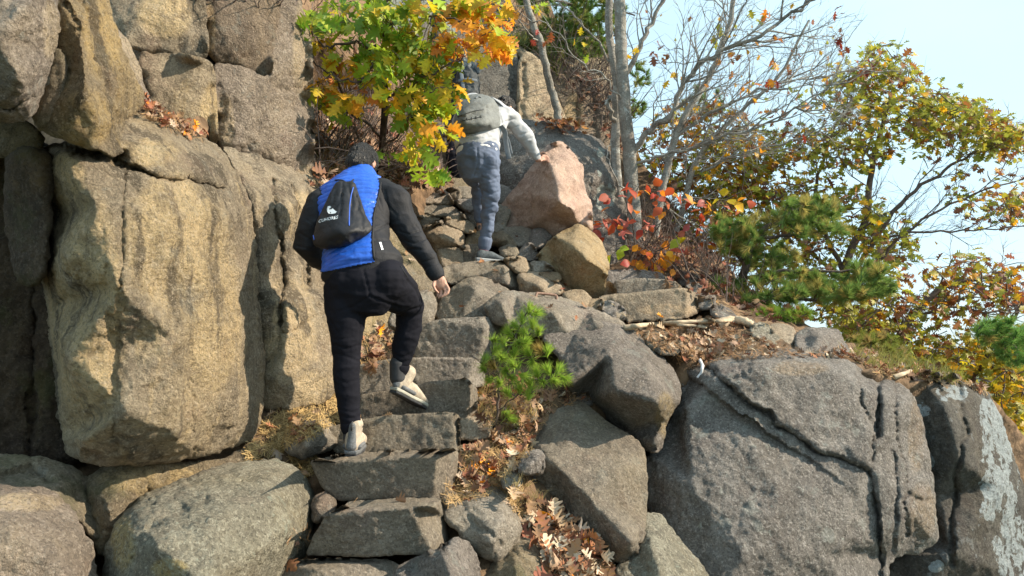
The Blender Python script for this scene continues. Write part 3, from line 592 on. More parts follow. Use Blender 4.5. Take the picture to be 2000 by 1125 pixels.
# pink and brown leaning rocks
rk('pointed pink granite boulder standing upright under the upper climber\'s hand', [(1092,278,6.95),(1102,282),(1113,297,7.0),(1137,326,7.15),(1142,372,7.1),(1154,398,7.0),(1158,452,6.75),(1136,440,6.7),(1110,444,6.7),(1085,462,6.75),(1058,449,6.85),(1020,449,6.95),(983,442,7.05),(975,415,7.2),(984,394,7.2),(1010,364,7.15),(1032,334,7.1),(1050,318,7.05),(1058,300,7.0),(1074,284,6.95)], 'pink',
   inner=[(1062,306,6.85),(1080,332,6.6),(1090,360,6.45),(1094,392,6.3),(1120,408,6.4),(1148,440,6.5),(1060,425,6.65),(1030,380,6.85),(1120,350,6.75)], R=5, soft=1, s=4, T=.7, cr=5, amp=.012)
rk('brown angular rock leaning below the pink boulder, lit on top and dark underneath', [(1048,501,6.35),(1070,475,6.35),(1092,456,6.4),(1131,437,6.5),(1158,454,6.5),(1173,472,6.5),(1181,490,6.45),(1186,516,6.35),(1177,582,6.3),(1155,583,6.25),(1130,568,6.2),(1106,563,6.2),(1082,528,6.25),(1052,506,6.3)], 'brown',
   inner=[(1092,462,6.2),(1120,480,5.98),(1146,503,5.9),(1183,526,6.05),(1140,465,6.25)], R=4, soft=1, s=4, T=.7, cr=5, amp=.01)
rk('big grey boulder with white lichen patches behind the pink boulder', [(925,340,8.3),(945,270,8.4),(975,240,8.5),(1010,236),(1060,240,8.5),(1100,248,8.5),(1150,262,8.5),(1186,290,8.5),(1206,330,8.5),(1216,380,8.4),(1222,450,8.2),(1215,520,8.0),(1150,540,7.9),(1000,480,7.9),(930,440,8.1)], 'greyb', inner=[(1000,330,8.0),(1100,300,7.95),(1170,350,8.05),(1100,420,7.8)], R=16, soft=3, s=5.5, T=1.2, amp=.03, lich=[(1165,303,14,16),(1182,385,24,26),(1168,340,8,8)], cuts=[([(1050,250),(1080,280),(1075,320)],4,.04),([(1155,365),(1210,380)],4,.05)])
rk('tall grey cliff face right of the upper climber\'s backpack', [(900,100,9.6),(940,84,9.7),(1002,92,9.7),(1014,130),(1010,236,9.4),(985,250),(905,250,9.2)], 'back', R=10, T=1.2, s=6, cuts=[([(1000,100),(1003,240)],4,.08)])
rk('upright ochre cliff slab behind the thin leaning trunk', [(1014,115,9.5),(1034,98,9.6),(1058,125,9.6),(1080,170,9.6),(1110,246,9.5),(1060,252,9.3),(1012,242,9.3)], 'backo', R=8, T=1.2, s=5, cuts=[([(1020,120),(1022,240)],3,.06)])
rk('pinkish brown broken cliff between the leaning trunk and the birches', [(1060,110,10.2),(1120,120,10.2),(1200,170,10.2),(1215,300,9.8),(1210,340,9.6),(1150,268,9.6),(1108,250,9.6),(1085,180,9.8)], 'wall_pink', R=8, T=1.2, s=6, amp=.05, nsc=3, cuts=[([(1130,180),(1128,260)],5,.12),([(1155,170),(1165,270)],5,.1)], och=[(1120,220,20,40)])
rk('shaded cliff wall behind the yellow oak', [(600,-120,9.5),(800,-140,10),(985,-100,10.4),(1000,70,10.2),(960,110),(905,130,9.8),(905,330,9.2),(860,350,8.9),(760,320,8.8),(690,290,8.6),(620,260,8.4),(590,100,9)], 'back', R=16, T=1.2, s=8, amp=.09, nsc=1.5, lich=[(780,20,80,40),(880,30,50,40),(630,80,20,50),(705,170,40,60)], cuts=[([(700,60),(720,200),(700,300)],10,.2),([(850,-50),(840,120),(860,300)],10,.2)])
rk('low brown rock slab left of the hiker in black', [(815,245,8.6),(905,235,8.7),(930,300,8.5),(925,345,8.2),(850,345,8.1),(820,320,8.2)], 'back', R=8, T=.8, s=6)
rk('mossy overgrown cliff top between the oak leaves and the pine branches', [(985,40,10.6),(1050,60,10.8),(1120,60,10.9),(1200,80,11),(1212,180,10.6),(1130,140,10.4),(1062,130,10.1),(1010,110,10)], 'moss', R=10, T=1., s=7, amp=.08, nsc=3)

# right upper ledge
RL = 'stones on the leaf strewn ledge'
def rl(label, out, mat='step', name='stone', cat='stone', **kw):
    kw.setdefault('R', 8.); kw.setdefault('s', 4.5); kw.setdefault('T', .35); kw.setdefault('amp', .01); kw.setdefault('cr', 5.); kw.setdefault('soft', 1)
    q = lambda L_: [(p[0], p[1]) if len(p) < 3 else (p[0], p[1], p[2]*.97) for p in L_]
    if kw.get('inner'): kw['inner'] = q(kw['inner'])
    return solid(name, q(out), M[mat], label, cat, group=RL, **kw)
rl('flat oval grey stone on the edge above the overhanging boulder', [(1255,652,5.3),(1280,646,5.35),(1322,658,5.35),(1342,672,5.25),(1322,691,5.15),(1297,693,5.1),(1274,680,5.15)], 'step', R=12)
stp('long broad step on the right, lowest of the far three', [(1172,582,6.1),(1182,577,6.12),(1260,571,6.12),(1336,565,6.12),(1358,574,6.3),(1363,610,6.25),(1338,620,6.08),(1275,625,6.06),(1221,626,6.06),(1190,616,6.08)], 'tan', inner=[(1340,570,6.1),(1342,600,6.08),(1250,600,6.08)], och=[(1300,605,60,12)])
stp('middle one of the far three steps on the right', [(1199,552,6.62),(1252,546,6.62),(1314,549,6.62),(1330,561,6.7),(1330,574,6.65),(1260,580,6.6),(1207,582,6.6)], 'step')
stp('topmost and farthest of the three steps under the red leaves', [(1180,528,7.1),(1230,528,7.12),(1290,534,7.1),(1314,549,7.05),(1312,556,7.02),(1262,556,7.02),(1200,558,7.02),(1182,552,7.05)], 'grey')
rl('small lit stone left of the middle far step', [(1176,556,6.65),(1192,551),(1204,570,6.55),(1192,577),(1176,579,6.5)], 'tan')
rl('grey stone with a pale split right face at the near end of the bleached stick', [(1167,602,5.85),(1182,588,5.95),(1203,591,5.95),(1222,606,5.9),(1214,630,5.75),(1199,630,5.7),(1170,614,5.75)], 'grey', inner=[(1205,603,5.72)], och=[(1213,616,8,14)])
rl('tan stone behind the grey stone with the split face', [(1146,588,6.0),(1162,583),(1178,585,6.0),(1170,606,5.9),(1146,604,5.85)], 'tan')
rl('rounded pinkish stone right of the iron rung', [(1097,574,6.0),(1120,566,6.05),(1146,569,6.05),(1157,583,6.0),(1146,604,5.85),(1114,596,5.85)], 'tan')
rl('grey stone at the right end of the middle far step', [(1336,562,6.7),(1355,556),(1381,560,6.7),(1387,572,6.6),(1364,588,6.5),(1350,575)], 'grey')
rl('grey stone right of the long broad step', [(1360,582,6.6),(1378,576),(1397,577,6.6),(1394,603,6.4),(1361,607,6.4)], 'grey')
rl('slanting bluish grey stone beyond the bleached stick', [(1388,600,6.4),(1405,596),(1422,602,6.4),(1444,618,6.2),(1415,622,6.1),(1390,620,6.15)], 'grey')
rl('pale grey block left of the split stone along the ledge', [(1466,640,5.95),(1480,632),(1495,634,5.95),(1512,655),(1526,674,5.7),(1490,672,5.6),(1468,656,5.7)], 'pale')
rl('split dark stone with a lit corner on the ledge', [(1500,637,6.0),(1515,632),(1534,634,6.0),(1552,642,5.95),(1548,672,5.75),(1526,675,5.7),(1515,655)], 'tan')
rl('large bluish grey block at the right end of the ledge stones', [(1553,656,5.85),(1578,641,5.95),(1604,639),(1637,645,6.0),(1648,670,5.9),(1663,692,5.75),(1618,699,5.6),(1580,690,5.55),(1553,678,5.6)], 'grey', inner=[(1600,660,5.65)])
rl('reddish flat stone on the rim above the lichened cliff corner', [(1776,728,5.75),(1800,722,5.8),(1822,727,5.8),(1824,742,5.7),(1790,745,5.65)], 'pink', R=4)
rl('thin grey slab next to the reddish flat stone on the rim', [(1822,732,5.8),(1850,728,5.9),(1875,735,5.9),(1870,745),(1828,746,5.7)], 'step', R=4)
rl('small stone at the left end of the bleached stick', [(1345,632,5.9),(1375,622),(1400,626,5.95),(1395,636),(1360,640,5.8)], 'tan', R=5)
rl('tiny dirt coloured stone in the litter right of the stick', [(1440,625,6.2),(1462,622),(1478,632,6.1),(1455,640,6.0)], 'step', R=5)
rl('grey sloping stone among undergrowth beneath the red leaves', [(1318,540,7.8),(1350,534),(1372,548,7.7),(1355,556,7.5),(1328,556)], 'grey', R=5)

if not globals().get('ROCKS_ONLY'):
    pass
# ------------------------------------------------------------------ people
def loft(V, F, secs, n=20):
    """secs: (centre, half width a, half depth b, width direction)"""
    base = len(V); m = len(secs); C = [Vector(s_[0]) for s_ in secs]
    for i in range(m):
        t = (C[min(i+1, m-1)]-C[max(i-1, 0)]).normalized()
        u = Vector(secs[i][3]) if len(secs[i]) > 3 and secs[i][3] is not None else Vector((1, 0, 0))
        u = (u-t*u.dot(t)).normalized(); w = t.cross(u)
        for k in range(n):
            a = 2*math.pi*k/n; V.append(C[i]+u*math.cos(a)*secs[i][1]+w*math.sin(a)*secs[i][2])
    for i in range(m-1):
        for k in range(n):
            a = base+i*n+k; b = base+i*n+(k+1) % n; F.append([a, b, b+n, a+n])
    # rounded ends
    for e, sgn in ((0, -1), (m-1, 1)):
        t = (C[min(e+1, m-1)]-C[max(e-1, 0)]).normalized()*sgn; r = min(secs[e][1], secs[e][2])
        r0 = base+e*n; V.append(C[e]+t*r*.85); tip = len(V)-1
        mid = len(V)
        for k in range(n): V.append(C[e]+(V[r0+k]-C[e])*.72+t*r*.62)
        for k in range(n):
            a, b = r0+k, r0+(k+1) % n; c, d = mid+k, mid+(k+1) % n
            q = [a, b, d, c]; z = [c, d, tip]
            if e == 0: q = q[::-1]; z = z[::-1]
            F.append(q); F.append(z)
def ball(V, F, c, r, rot=None, n=14):
    base = len(V); c = Vector(c); m = n//2+1
    for i in range(1, m):
        th = math.pi*i/m
        for k in range(n):
            ph = 2*math.pi*k/n; p = Vector((r[0]*math.sin(th)*math.cos(ph), r[1]*math.sin(th)*math.sin(ph), r[2]*math.cos(th)))
            if rot: p = rot @ p
            V.append(c+p)
    for i in range(m-2):
        for k in range(n):
            a = base+i*n+k; b = base+i*n+(k+1) % n; F.append([a, a+n, b+n, b])
    top = Vector((0, 0, r[2])); bot = -top
    if rot: top = rot @ top; bot = rot @ bot
    V.append(c+top); ti = len(V)-1; V.append(c+bot); bi = len(V)-1
    for k in range(n):
        F.append([base+k, base+(k+1) % n, ti]); z = base+(m-2)*n; F.append([z+(k+1) % n, z+k, bi])
def remesh(V, F, vox, smooth=4, sf=.5):
    me = bpy.data.meshes.new('tmp'); me.from_pydata([tuple(v) for v in V], [], F); me.update()
    ob = bpy.data.objects.new('tmp', me); COL.objects.link(ob)
    bm = bmesh.new(); bm.from_mesh(me); bmesh.ops.recalc_face_normals(bm, faces=bm.faces); bm.to_mesh(me); bm.free()
    r = ob.modifiers.new('r', 'REMESH'); r.mode = 'VOXEL'; r.voxel_size = vox
    if smooth: q = ob.modifiers.new('s', 'SMOOTH'); q.factor = sf; q.iterations = smooth
    dg = bpy.context.evaluated_depsgraph_get(); ev = ob.evaluated_get(dg); m2 = ev.to_mesh()
    vv = np.empty(len(m2.vertices)*3); m2.vertices.foreach_get('co', vv); vv = vv.reshape(-1, 3)
    nn = np.empty(len(m2.vertices)*3); m2.vertices.foreach_get('normal', nn); nn = nn.reshape(-1, 3)
    ff = [list(p.vertices) for p in m2.polygons]
    ev.to_mesh_clear(); bpy.data.objects.remove(ob); bpy.data.meshes.remove(me)
    return vv.copy(), ff, nn.copy()
def px2m(w, d): return w*d/FPX
def sec(x, y, d, a, b=None, u=None):
    """section: half width a in pixels at depth d, half depth b in metres"""
    am = a*d/FPX
    return (P(x, y, d), am, b if b else am, u)
cloth = lambda name, c, **k: plain(name, c, **k)
M['skin'] = plain('skin', (.50, .27, .19), .5, .12, 30, .25, 120, .4)
M['hair'] = plain('black_hair', (.016, .0145, .014), .42, .4, 60, 1., 160, .4, stretch=(1, 1, .15))
M['blue'] = plain('blue_quilted_nylon', (.018, .10, .50), .4, .12, 12, .2, 45, .5)
M['blackcloth'] = plain('black_softshell', (.012, .012, .015), .7, .2, 12, .2, 160, .3)
M['trouser'] = plain('black_hiking_trouser_cloth', (.0095, .0095, .014), .85, .15, 8, .1, 30, .12)
M['bagcloth'] = plain('black_bag_nylon', (.010, .010, .013), .6, .2, 12, .2, 20, .35)
M['white_print'] = plain('white_print', (.75, .78, .80), .6, .05)
M['bluepipe'] = plain('blue_piping', (.05, .12, .5), .5, .1)
M['boot'] = plain('beige_suede', (.42, .35, .27), .8, .2, 40, .4, 200)
M['bootgrey'] = plain('grey_boot_mesh', (.13, .135, .14), .75, .25, 60, .4, 200)
M['sole'] = plain('boot_sole', (.045, .045, .048), .8, .2, 30)
M['midsole'] = plain('pale_midsole', (.38, .36, .30), .7, .12, 30)
M['sweat'] = plain('light_grey_sweatshirt', (.44, .45, .47), .9, .06, 10, .25, 14, .2)
M['tee'] = plain('white_tshirt_hem', (.75, .75, .76), .9, .05)
M['jogger'] = plain('slate_blue_jogger_cloth', (.12, .148, .215), .85, .15, 9, .3, 14, .2)
M['pack'] = plain('grey_backpack_cloth', (.17, .18, .175), .75, .15, 30, .3, 90, .3)
M['packd'] = plain('dark_backpack_cloth', (.055, .06, .062), .75, .2, 30, .3, 90, .3)
M['strap'] = plain('grey_strap', (.15, .17, .19), .8, .15, 30)
M['shoe2'] = plain('grey_running_shoe', (.085, .10, .11), .75, .3, 50, .4, 200)
M['sole2'] = plain('light_grey_sole', (.42, .44, .45), .7, .1, 20)
M['sock'] = plain('purplish_sock', (.16, .08, .10), .9, .3, 40)

def finger(V, F, pts, r):
    loft(V, F, [(p, r*k, r*k) for p, k in zip(pts, (1.12, 1., .95, .72))], 8)

def face(V, F, c, R3, s=1.):
    """nose, brow, lips, ears added onto a skull; R3 maps local (x right, y forward, z up) to world"""
    q = lambda x, y, z: c + R3 @ Vector((x*s, y*s, z*s))
    ball(V, F, q(0, 0, .015), (.074*s, .094*s, .105*s), R3)
    ball(V, F, q(0, .022, -.05), (.055*s, .062*s, .062*s), R3)
    loft(V, F, [(q(0, .088, .012), .009*s, .009*s), (q(0, .104, -.012), .011*s, .011*s), (q(0, .108, -.026), .015*s, .011*s)], 10)
    ball(V, F, q(0, .082, -.055), (.024*s, .012*s, .007*s), R3); ball(V, F, q(0, .080, -.066), (.021*s, .012*s, .007*s), R3)
    ball(V, F, q(0, .08, .03), (.05*s, .014*s, .010*s), R3)
    for e in (-1, 1):
        ball(V, F, q(e*.077, -.005, -.005), (.009*s, .020*s, .032*s), R3)
        ball(V, F, q(e*.032, .076, .010), (.014*s, .012*s, .010*s), R3)
def fold(v, nn, amp, sc, stretch=(1, 1, 1), seed=0.):
    q = v*np.array(stretch)
    h = 1-np.abs(fbm(q, sc, 3, .5, seed))*1.6
    return v + nn*(amp*(h-.5))[:, None]

def crease(v, nn, lines, vis=True):
    X_, Y_, D_ = toPx(v); cam_ = np.array([0, 0, CAMZ])-v; f_ = np.clip((nn*cam_).sum(1)/np.linalg.norm(cam_, axis=1)*3+.4, 0, 1)
    for ln, w, dp in lines:
        dd = seg_dist(X_, Y_, ln); v = v - nn*(.6*dp*(np.clip(1-dd/w, 0, 1)**1.3 - .15*np.exp(-((dd-w*1.8)/(w*.9))**2))*f_)[:, None]
    return v
def add_piece(name, V, F, vox, mat, root, smooth=4, f_amp=0., f_sc=8, st=(1, 1, 1), seed=0., **kw):
    v, f, n_ = remesh(V, F, vox, smooth)
    if f_amp: v = fold(v, n_, f_amp, f_sc, st, seed)
    return mesh_obj(name, v, f, mat, root, **kw), v, f, n_

o = Vector((0, 0, CAMZ))
def drape(name, line, r, mat, par, bvh=None, off=.002):
    V, F = [], []; pts = []; bvh = bvh or bb
    for i in range(len(line)-1):
        for k in range(4):
            x = line[i][0]+(line[i+1][0]-line[i][0])*k/4; y = line[i][1]+(line[i+1][1]-line[i][1])*k/4
            d = (P(x, y, 1)-o).normalized(); h = bvh.ray_cast(o, d)
            if h[0] is not None: pts.append(h[0]-d*off)
    if len(pts) > 2: tube(V, F, pts, r, 6); return mesh_obj(name, V, F, mat, par)
def decal(name, polys, bvh, mat, parent, off=.002):
    """flat print laid on cloth: polygons in picture pixels are dropped on the cloth surface"""
    V = []; F = []
    o = Vector((0, 0, CAMZ))
    for vs, fs in polys:
        base = len(V); ok = True; tmp = []
        for x, y in vs:
            d = (P(x, y, 1.)-o).normalized(); h = bvh.ray_cast(o, d)
            if h[0] is None: ok = False; break
            tmp.append(h[0]-d*off)
        if ok: V += tmp; F += [[base+i for i in f] for f in fs]
    if V: return mesh_obj(name, V, F, mat, parent, smooth=False)
def text_polys(txt, x0, y0, size, ang, shear=0., bend=0., sub=True):
    cu = bpy.data.curves.new('t', 'FONT'); cu.body = txt; cu.size = 1.; cu.resolution_u = 2; cu.offset = .012
    ob = bpy.data.objects.new('t', cu); COL.objects.link(ob)
    dg = bpy.context.evaluated_depsgraph_get(); me = ob.evaluated_get(dg).to_mesh()
    vs = [(v.co.x, v.co.y) for v in me.vertices]; fs = [list(p.vertices) for p in me.polygons]
    ob.evaluated_get(dg).to_mesh_clear(); bpy.data.objects.remove(ob)
    ca, sa = math.cos(ang), math.sin(ang); out = []
    for x, y in vs:
        X = (x+shear*y)*size; Y = y*size + bend*(x*size)**2
        out.append((x0+X*ca+Y*sa, y0+X*sa*1.0-Y*ca) if False else (x0+X*ca-Y*sa*-1*0+Y*0, 0) if False else (x0+X*ca+Y*sa, y0+X*-sa*-1*-1-Y*ca))
    return [(out, fs)]

def boot(root, rear, toe, up, L=.30, s=1., high=True, mats=('boot', 'bootgrey', 'sole', 'midsole'), name='boot'):
    """rear = ground point under the heel, toe = direction heel->toe, up = sole normal"""
    t = Vector(toe).normalized(); u = Vector(up); u = (u-t*u.dot(t)).normalized(); w = t.cross(u)
    q = lambda a, b, c: Vector(rear)+t*a*s+w*b*s+u*c*s
    V, F = [], []
    loft(V, F, [(q(.015, 0, .055), .034*s, .042*s, w), (q(.07, 0, .060), .038*s, .045*s, w), (q(.13, .002, .060), .042*s, .042*s, w), (q(.19, .003, .048), .046*s, .030*s, w), (q(.245, .002, .038), .038*s, .022*s, w), (q(.27, 0, .034), .024*s, .015*s, w)], 16)
    if high: loft(V, F, [(q(.035, 0, .055), .038*s, .045*s, w), (q(.045, 0, .10), .038*s, .050*s, w), (q(.05, 0, .145), .042*s, .050*s, w)], 16)
    else: loft(V, F, [(q(.035, 0, .05), .036*s, .04*s, w), (q(.045, 0, .078), .036*s, .045*s, w)], 16)
    b, v, f, n_ = add_piece(name, V, F, .005*s, M[mats[0]], root, 3)
    V, F = [], []
    ol = [(-.012, .026), (-.012, -.026), (.03, -.038), (.12, -.036), (.19, -.050), (.25, -.040), (.285, -.016), (.285, .016), (.25, .042), (.19, .050), (.12, .038), (.03, .038)]
    for (z0, z1, g, mt, nm) in ((0, .014, 1.0, mats[2], 'outsole'), (.014, .032, 1.03, mats[3], 'midsole')):
        V, F = [], []; k = len(ol)
        for z in (z0, z1):
            for a, c in ol: V.append(q((a-.13)*g+.13, c*g, z))
        F.append(list(range(k))[::-1]); F.append([k+i for i in range(k)])
        for i in range(k): F.append([i, (i+1) % k, k+(i+1) % k, k+i])
        v_, f_, n2 = remesh(V, F, .004*s, 1)
        mesh_obj(nm, v_, f_, M[mt], root)
    if high:
        V, F = [], []
        loft(V, F, [(q(-.002, 0, .045), .026*s, .022*s, w), (q(.0, 0, .09), .020*s, .016*s, w), (q(-.002, 0, .145), .016*s, .014*s, w)], 12)
        loft(V, F, [(q(.02, -.03, .045), .016*s, .014*s, w), (q(.12, -.036, .045), .012*s, .012*s, w)], 10)
        loft(V, F, [(q(.02, .03, .045), .016*s, .014*s, w), (q(.12, .036, .045), .012*s, .012*s, w)], 10)
        loft(V, F, [(q(.225, 0, .034), .042*s, .024*s, w), (q(.268, 0, .032), .028*s, .018*s, w)], 12)
        v_, f_, n2 = remesh(V, F, .005*s, 3); mesh_obj('boot_rand', v_, f_, M[mats[1]], root)
        V, F = [], []; tube(V, F, [q(-.018, 0, .125), q(-.026, 0, .142), q(-.022, 0, .158), q(-.006, 0, .160)], .005, 6); mesh_obj('pull_loop', V, F, M['sole'], root)
    for i in range(4):       # laces
        V, F = [], []; z = .088-.007*i; a = .115+.018*i
        tube(V, F, [q(a, -.026, z-.012), q(a, -.012, z+.006), q(a+.004, .012, z+.006), q(a, .026, z-.012)], .0028, 6); mesh_obj('lace', V, F, M['sole'], root)

# --- climber in the blue jacket
p1 = empty('person', P(688, 892, 3.85), 'climber in blue and black quilted jacket and black trousers lifting the right boot', 'person', 'hikers on the stairway')
RT = Vector((1, 0, 0))
# one continuous body
V, F = [], []
headc = P(707, 322, 4.42)
Rh = (Matrix.Rotation(RX(-12), 3, 'Z') @ Matrix.Rotation(RX(-38), 3, 'X'))
face(V, F, headc, Rh, 1.02)
loft(V, F, [(P(705, 345, 4.40), .056, .056), (P(700, 375, 4.3), .06, .06)], 14)
torso1 = [sec(702, 372, 4.27, 40, .07), sec(698, 395, 4.22, 58, .10), sec(698, 430, 4.13, 50, .10), sec(700, 480, 4.02, 48, .10), sec(710, 540, 3.92, 62, .12), sec(712, 570, 3.9, 58, .12)]
loft(V, F, torso1)
armR = [(768, 392, 4.2), (785, 430, 4.18), (808, 468, 4.14), (836, 508, 4.1), (851, 533, 4.08)]
armL = [(632, 398, 4.2), (608, 445, 4.12), (598, 478, 4.12), (622, 506, 4.2), (652, 522, 4.3)]
legS = [(675, 560, 3.92), (676, 620, 3.90), (676, 685, 3.87), (677, 745, 3.86), (688, 830, 3.86), (688, 850, 3.85)]
legR = [(752, 548, 3.93), (785, 580, 4.05), (803, 608, 4.13), (797, 655, 4.13), (785, 700, 4.13), (779, 735, 4.12)]
loft(V, F, [(P(*armR[0]), .055, .055), (P(*armR[1]), .045, .045), (P(*armR[2]), .040, .040), (P(*armR[3]), .033, .033), (P(*armR[4]), .026, .022), (P(858, 546, 4.07), .026, .018)], 12)
loft(V, F, [(P(*armL[0]), .055, .055), (P(*armL[1]), .045, .045), (P(*armL[2]), .040, .040), (P(*armL[3]), .033, .033), (P(*armL[4]), .026, .022)], 12)
loft(V, F, [(P(*p), r, r) for p, r in zip(legS, (.085, .07, .045, .040, .028, .028))], 14)
loft(V, F, [(P(*p), r, r) for p, r in zip(legR, (.085, .07, .045, .042, .032, .028))], 14)
# right hand: palm and five fingers, pointing down, thumb against the fingertips
H0 = P(858, 546, 4.07)
def hq(x, y, d=0.): return P(x, y, 4.07+d)
loft(V, F, [(hq(857, 540), .026, .016), (hq(860, 550, -.005), .034, .017), (hq(862, 560, -.005), .038, .015)], 14)
fr = .0082
finger(V, F, [hq(872, 557, -.01), hq(877, 565, -.015), hq(875, 573, -.025), hq(868, 578, -.03)], fr)
finger(V, F, [hq(867, 560, -.008), hq(870, 570, -.015), hq(867, 577, -.025), hq(862, 581, -.032)], fr)
finger(V, F, [hq(860, 561, 0), hq(862, 571, -.005), hq(860, 578, -.016), hq(857, 582, -.022)], fr)
finger(V, F, [hq(854, 559, .008), hq(855, 568, .006), hq(855, 575, 0), hq(854, 579, -.008)], fr*.88)
finger(V, F, [hq(849, 549, -.012), hq(846, 557, -.028), hq(850, 566, -.036), hq(856, 572, -.038)], fr*1.1)
# left hand resting on the raised left hip side in front
LH = P(652, 522, 4.3)
loft(V, F, [(LH, .026, .017), (LH+Vector((.04, .03, -.02)), .036, .016), (LH+Vector((.07, .05, -.03)), .036, .014)], 12)
for i in range(4):
    b0 = LH+Vector((.07, .05, -.03))+Vector((-.012, .02, .028))*(i-1.5)*.75
    finger(V, F, [b0, b0+Vector((.03, .015, -.02)), b0+Vector((.045, .012, -.045)), b0+Vector((.045, 0, -.06))], .008)
finger(V, F, [LH+Vector((.02, .0, .015)), LH+Vector((.045, -.02, .01)), LH+Vector((.065, -.03, -.01)), LH+Vector((.075, -.03, -.025))], .009)
add_piece('body', V, F, .0052, M['skin'], p1, 2)
# hair
V, F = [], []
q = lambda x, y, z: headc+Rh @ Vector((x*1.02, y*1.02, z*1.02))
ball(V, F, q(0, -.008, .030), (.087, .104, .104), Rh); ball(V, F, q(0, -.045, -.03), (.072, .066, .07), Rh); ball(V, F, q(0, .05, .075), (.066, .055, .045), Rh)
hv, hf, hn = remesh(V, F, .005, 3)
hv = hv+hn*(.007*np.abs(fbm(hv*np.array([1, 1, .35]), 60, 2, .5)))[:, None]
mesh_obj('hair', hv, hf, M['hair'], p1)
V, F = [], []
for i in range(1500):     # loose strands break the outline
    a = rnd.uniform(0, 2*math.pi); z = rnd.uniform(-.5, 1); r_ = math.sqrt(max(0, 1-z*z))
    if r_*math.sin(a) > .5 and z < .3: continue
    n_ = Vector((r_*math.cos(a), r_*math.sin(a), z)); p0 = q(n_.x*.085, n_.y*.10-.008, n_.z*.102+.03)
    dv = Rh @ (n_*.6+Vector((rnd.uniform(-.5, .5), rnd.uniform(-.2, .9), rnd.uniform(-.9, .1)))).normalized(); sd = dv.orthogonal().normalized()*.0011
    b = len(V); V += [p0-sd, p0+sd, p0+dv*rnd.uniform(.006, .013)]; F.append([b, b+1, b+2])
mesh_obj('hair_strands', V, F, M['hair'], p1)['kind'] = 'stuff'
# jacket torso
V, F = [], []
jt = [sec(703, 349, 4.33, 33, .075), sec(700, 360, 4.29, 54, .085), sec(697, 376, 4.24, 74, .108), sec(694, 402, 4.18, 80, .125), sec(696, 440, 4.09, 64, .13), sec(698, 480, 4.0, 64, .13), sec(706, 512, 3.94, 76, .138, Vector((1, 0, .18))), sec(709, 526, 3.92, 82, .15)]
loft(V, F, jt, 28)
v, f, n_ = remesh(V, F, .0052, 6)
X_, Y_, D_ = toPx(v)
ys = Y_ + (X_-700)*-.12*-1*0
# horizontal quilting on the blue panels
ax = (jt[3][0]-jt[6][0]).normalized(); al = (v-np.array(jt[6][0]))@np.array(ax)
al = al + .004*fbm(v, 14, 2)+ (v[:, 0])*.06
bx = np.interp(Y_, [335, 350, 372, 420, 470, 500, 540], [742, 744, 742, 730, 727, 730, 735])
blue = (X_ < bx) & (Y_ < 532-(X_-628)*.19)
quilt = np.abs(np.sin(al*math.pi/.036))**.5
v = v + n_*(np.where(blue, .0085*quilt*(.7+.5*np.clip(fbm(v, 9, 2)+.5, 0, 1)), 0))[:, None]
v = fold(v, n_, .005, 5, (1, 1, 2.2), 3.)
v = crease(v, n_, [([(734, 420), (760, 440)], 3, .007), ([(733, 450), (765, 436)], 3, .008), ([(734, 468), (768, 470)], 3, .007), ([(736, 400), (752, 425)], 3, .006), ([(732, 395), (716, 402)], 3, .006), ([(738, 380), (748, 410)], 3, .006), ([(690, 500), (730, 495)], 3, .006), ([(640, 515), (700, 508)], 3, .005)])
fc = np.array([np.mean([blue[i] for i in ff]) for ff in f])
jk = mesh_obj('jacket', v, f, None, p1, mats=[M['blue'], M['blackcloth']], midx=[0 if c > .5 else 1 for c in fc])
bj = BVHTree.FromPolygons([Vector(a) for a in v], f)
# seam between panels
V, F = [], []; o = Vector((0, 0, CAMZ)); pts = []
for y in range(352, 512, 6):
    x = float(np.interp(y, [335, 350, 372, 420, 470, 500, 540], [742, 744, 742, 730, 727, 730, 735]))
    h = bj.ray_cast(o, (P(x, y, 1)-o).normalized())
    if h[0] is not None: pts.append(h[0])
if len(pts) > 3: tube(V, F, pts, .0075, 6); mesh_obj('seam', V, F, M['blackcloth'], p1)
# collar
V, F = [], []
loft(V, F, [sec(704, 339, 4.35, 31, .070), sec(703, 347, 4.335, 36, .077), sec(702, 354, 4.31, 40, .082)], 24)
add_piece('collar', V, F, .006, M['blue'], p1, 3, .004, 12)
# sleeves
for nm, arm, rr in (('sleeve', armR, (36, 28, 24, 19.5, 15)), ('sleeve', armL, (33, 28, 26, 21, 16))):
    V, F = [], []
    loft(V, F, [(P(*a), r*a[2]/FPX, r*a[2]/FPX) for a, r in zip(arm, rr)], 18)
    if arm is armR: loft(V, F, [(P(740, 372, 4.24), .085, .085), (P(768, 392, 4.2), .093, .093)], 16)
    else: loft(V, F, [(P(655, 380, 4.24), .07, .07), (P(634, 398, 4.2), .086, .086)], 16)
    v, f, n_ = remesh(V, F, .006, 5); v = fold(v, n_, .007, 6, (1, 1, 1.3), 9. if arm is armR else 4.)
    v = crease(v, n_, [([(780, 452), (800, 458), (822, 450)], 3, .009), ([(790, 470), (810, 476), (832, 466)], 3, .009), ([(798, 486), (826, 488)], 3, .007), ([(812, 440), (830, 462)], 3, .006), ([(756, 400), (775, 420)], 3, .006), ([(752, 372), (758, 410), (756, 440)], 3, .008), ([(826, 512), (848, 506)], 3, .006), ([(585, 455), (610, 470)], 3, .008), ([(580, 480), (606, 486)], 3, .008), ([(600, 430), (622, 445)], 3, .007)])
    mesh_obj(nm, v, f, M['blackcloth'], p1)
V, F = [], []; loft(V, F, [(P(846, 526, 4.085), .050, .046), (P(853, 537, 4.075), .047, .043)], 18)
add_piece('cuff', V, F, .005, M['blackcloth'], p1, 1)
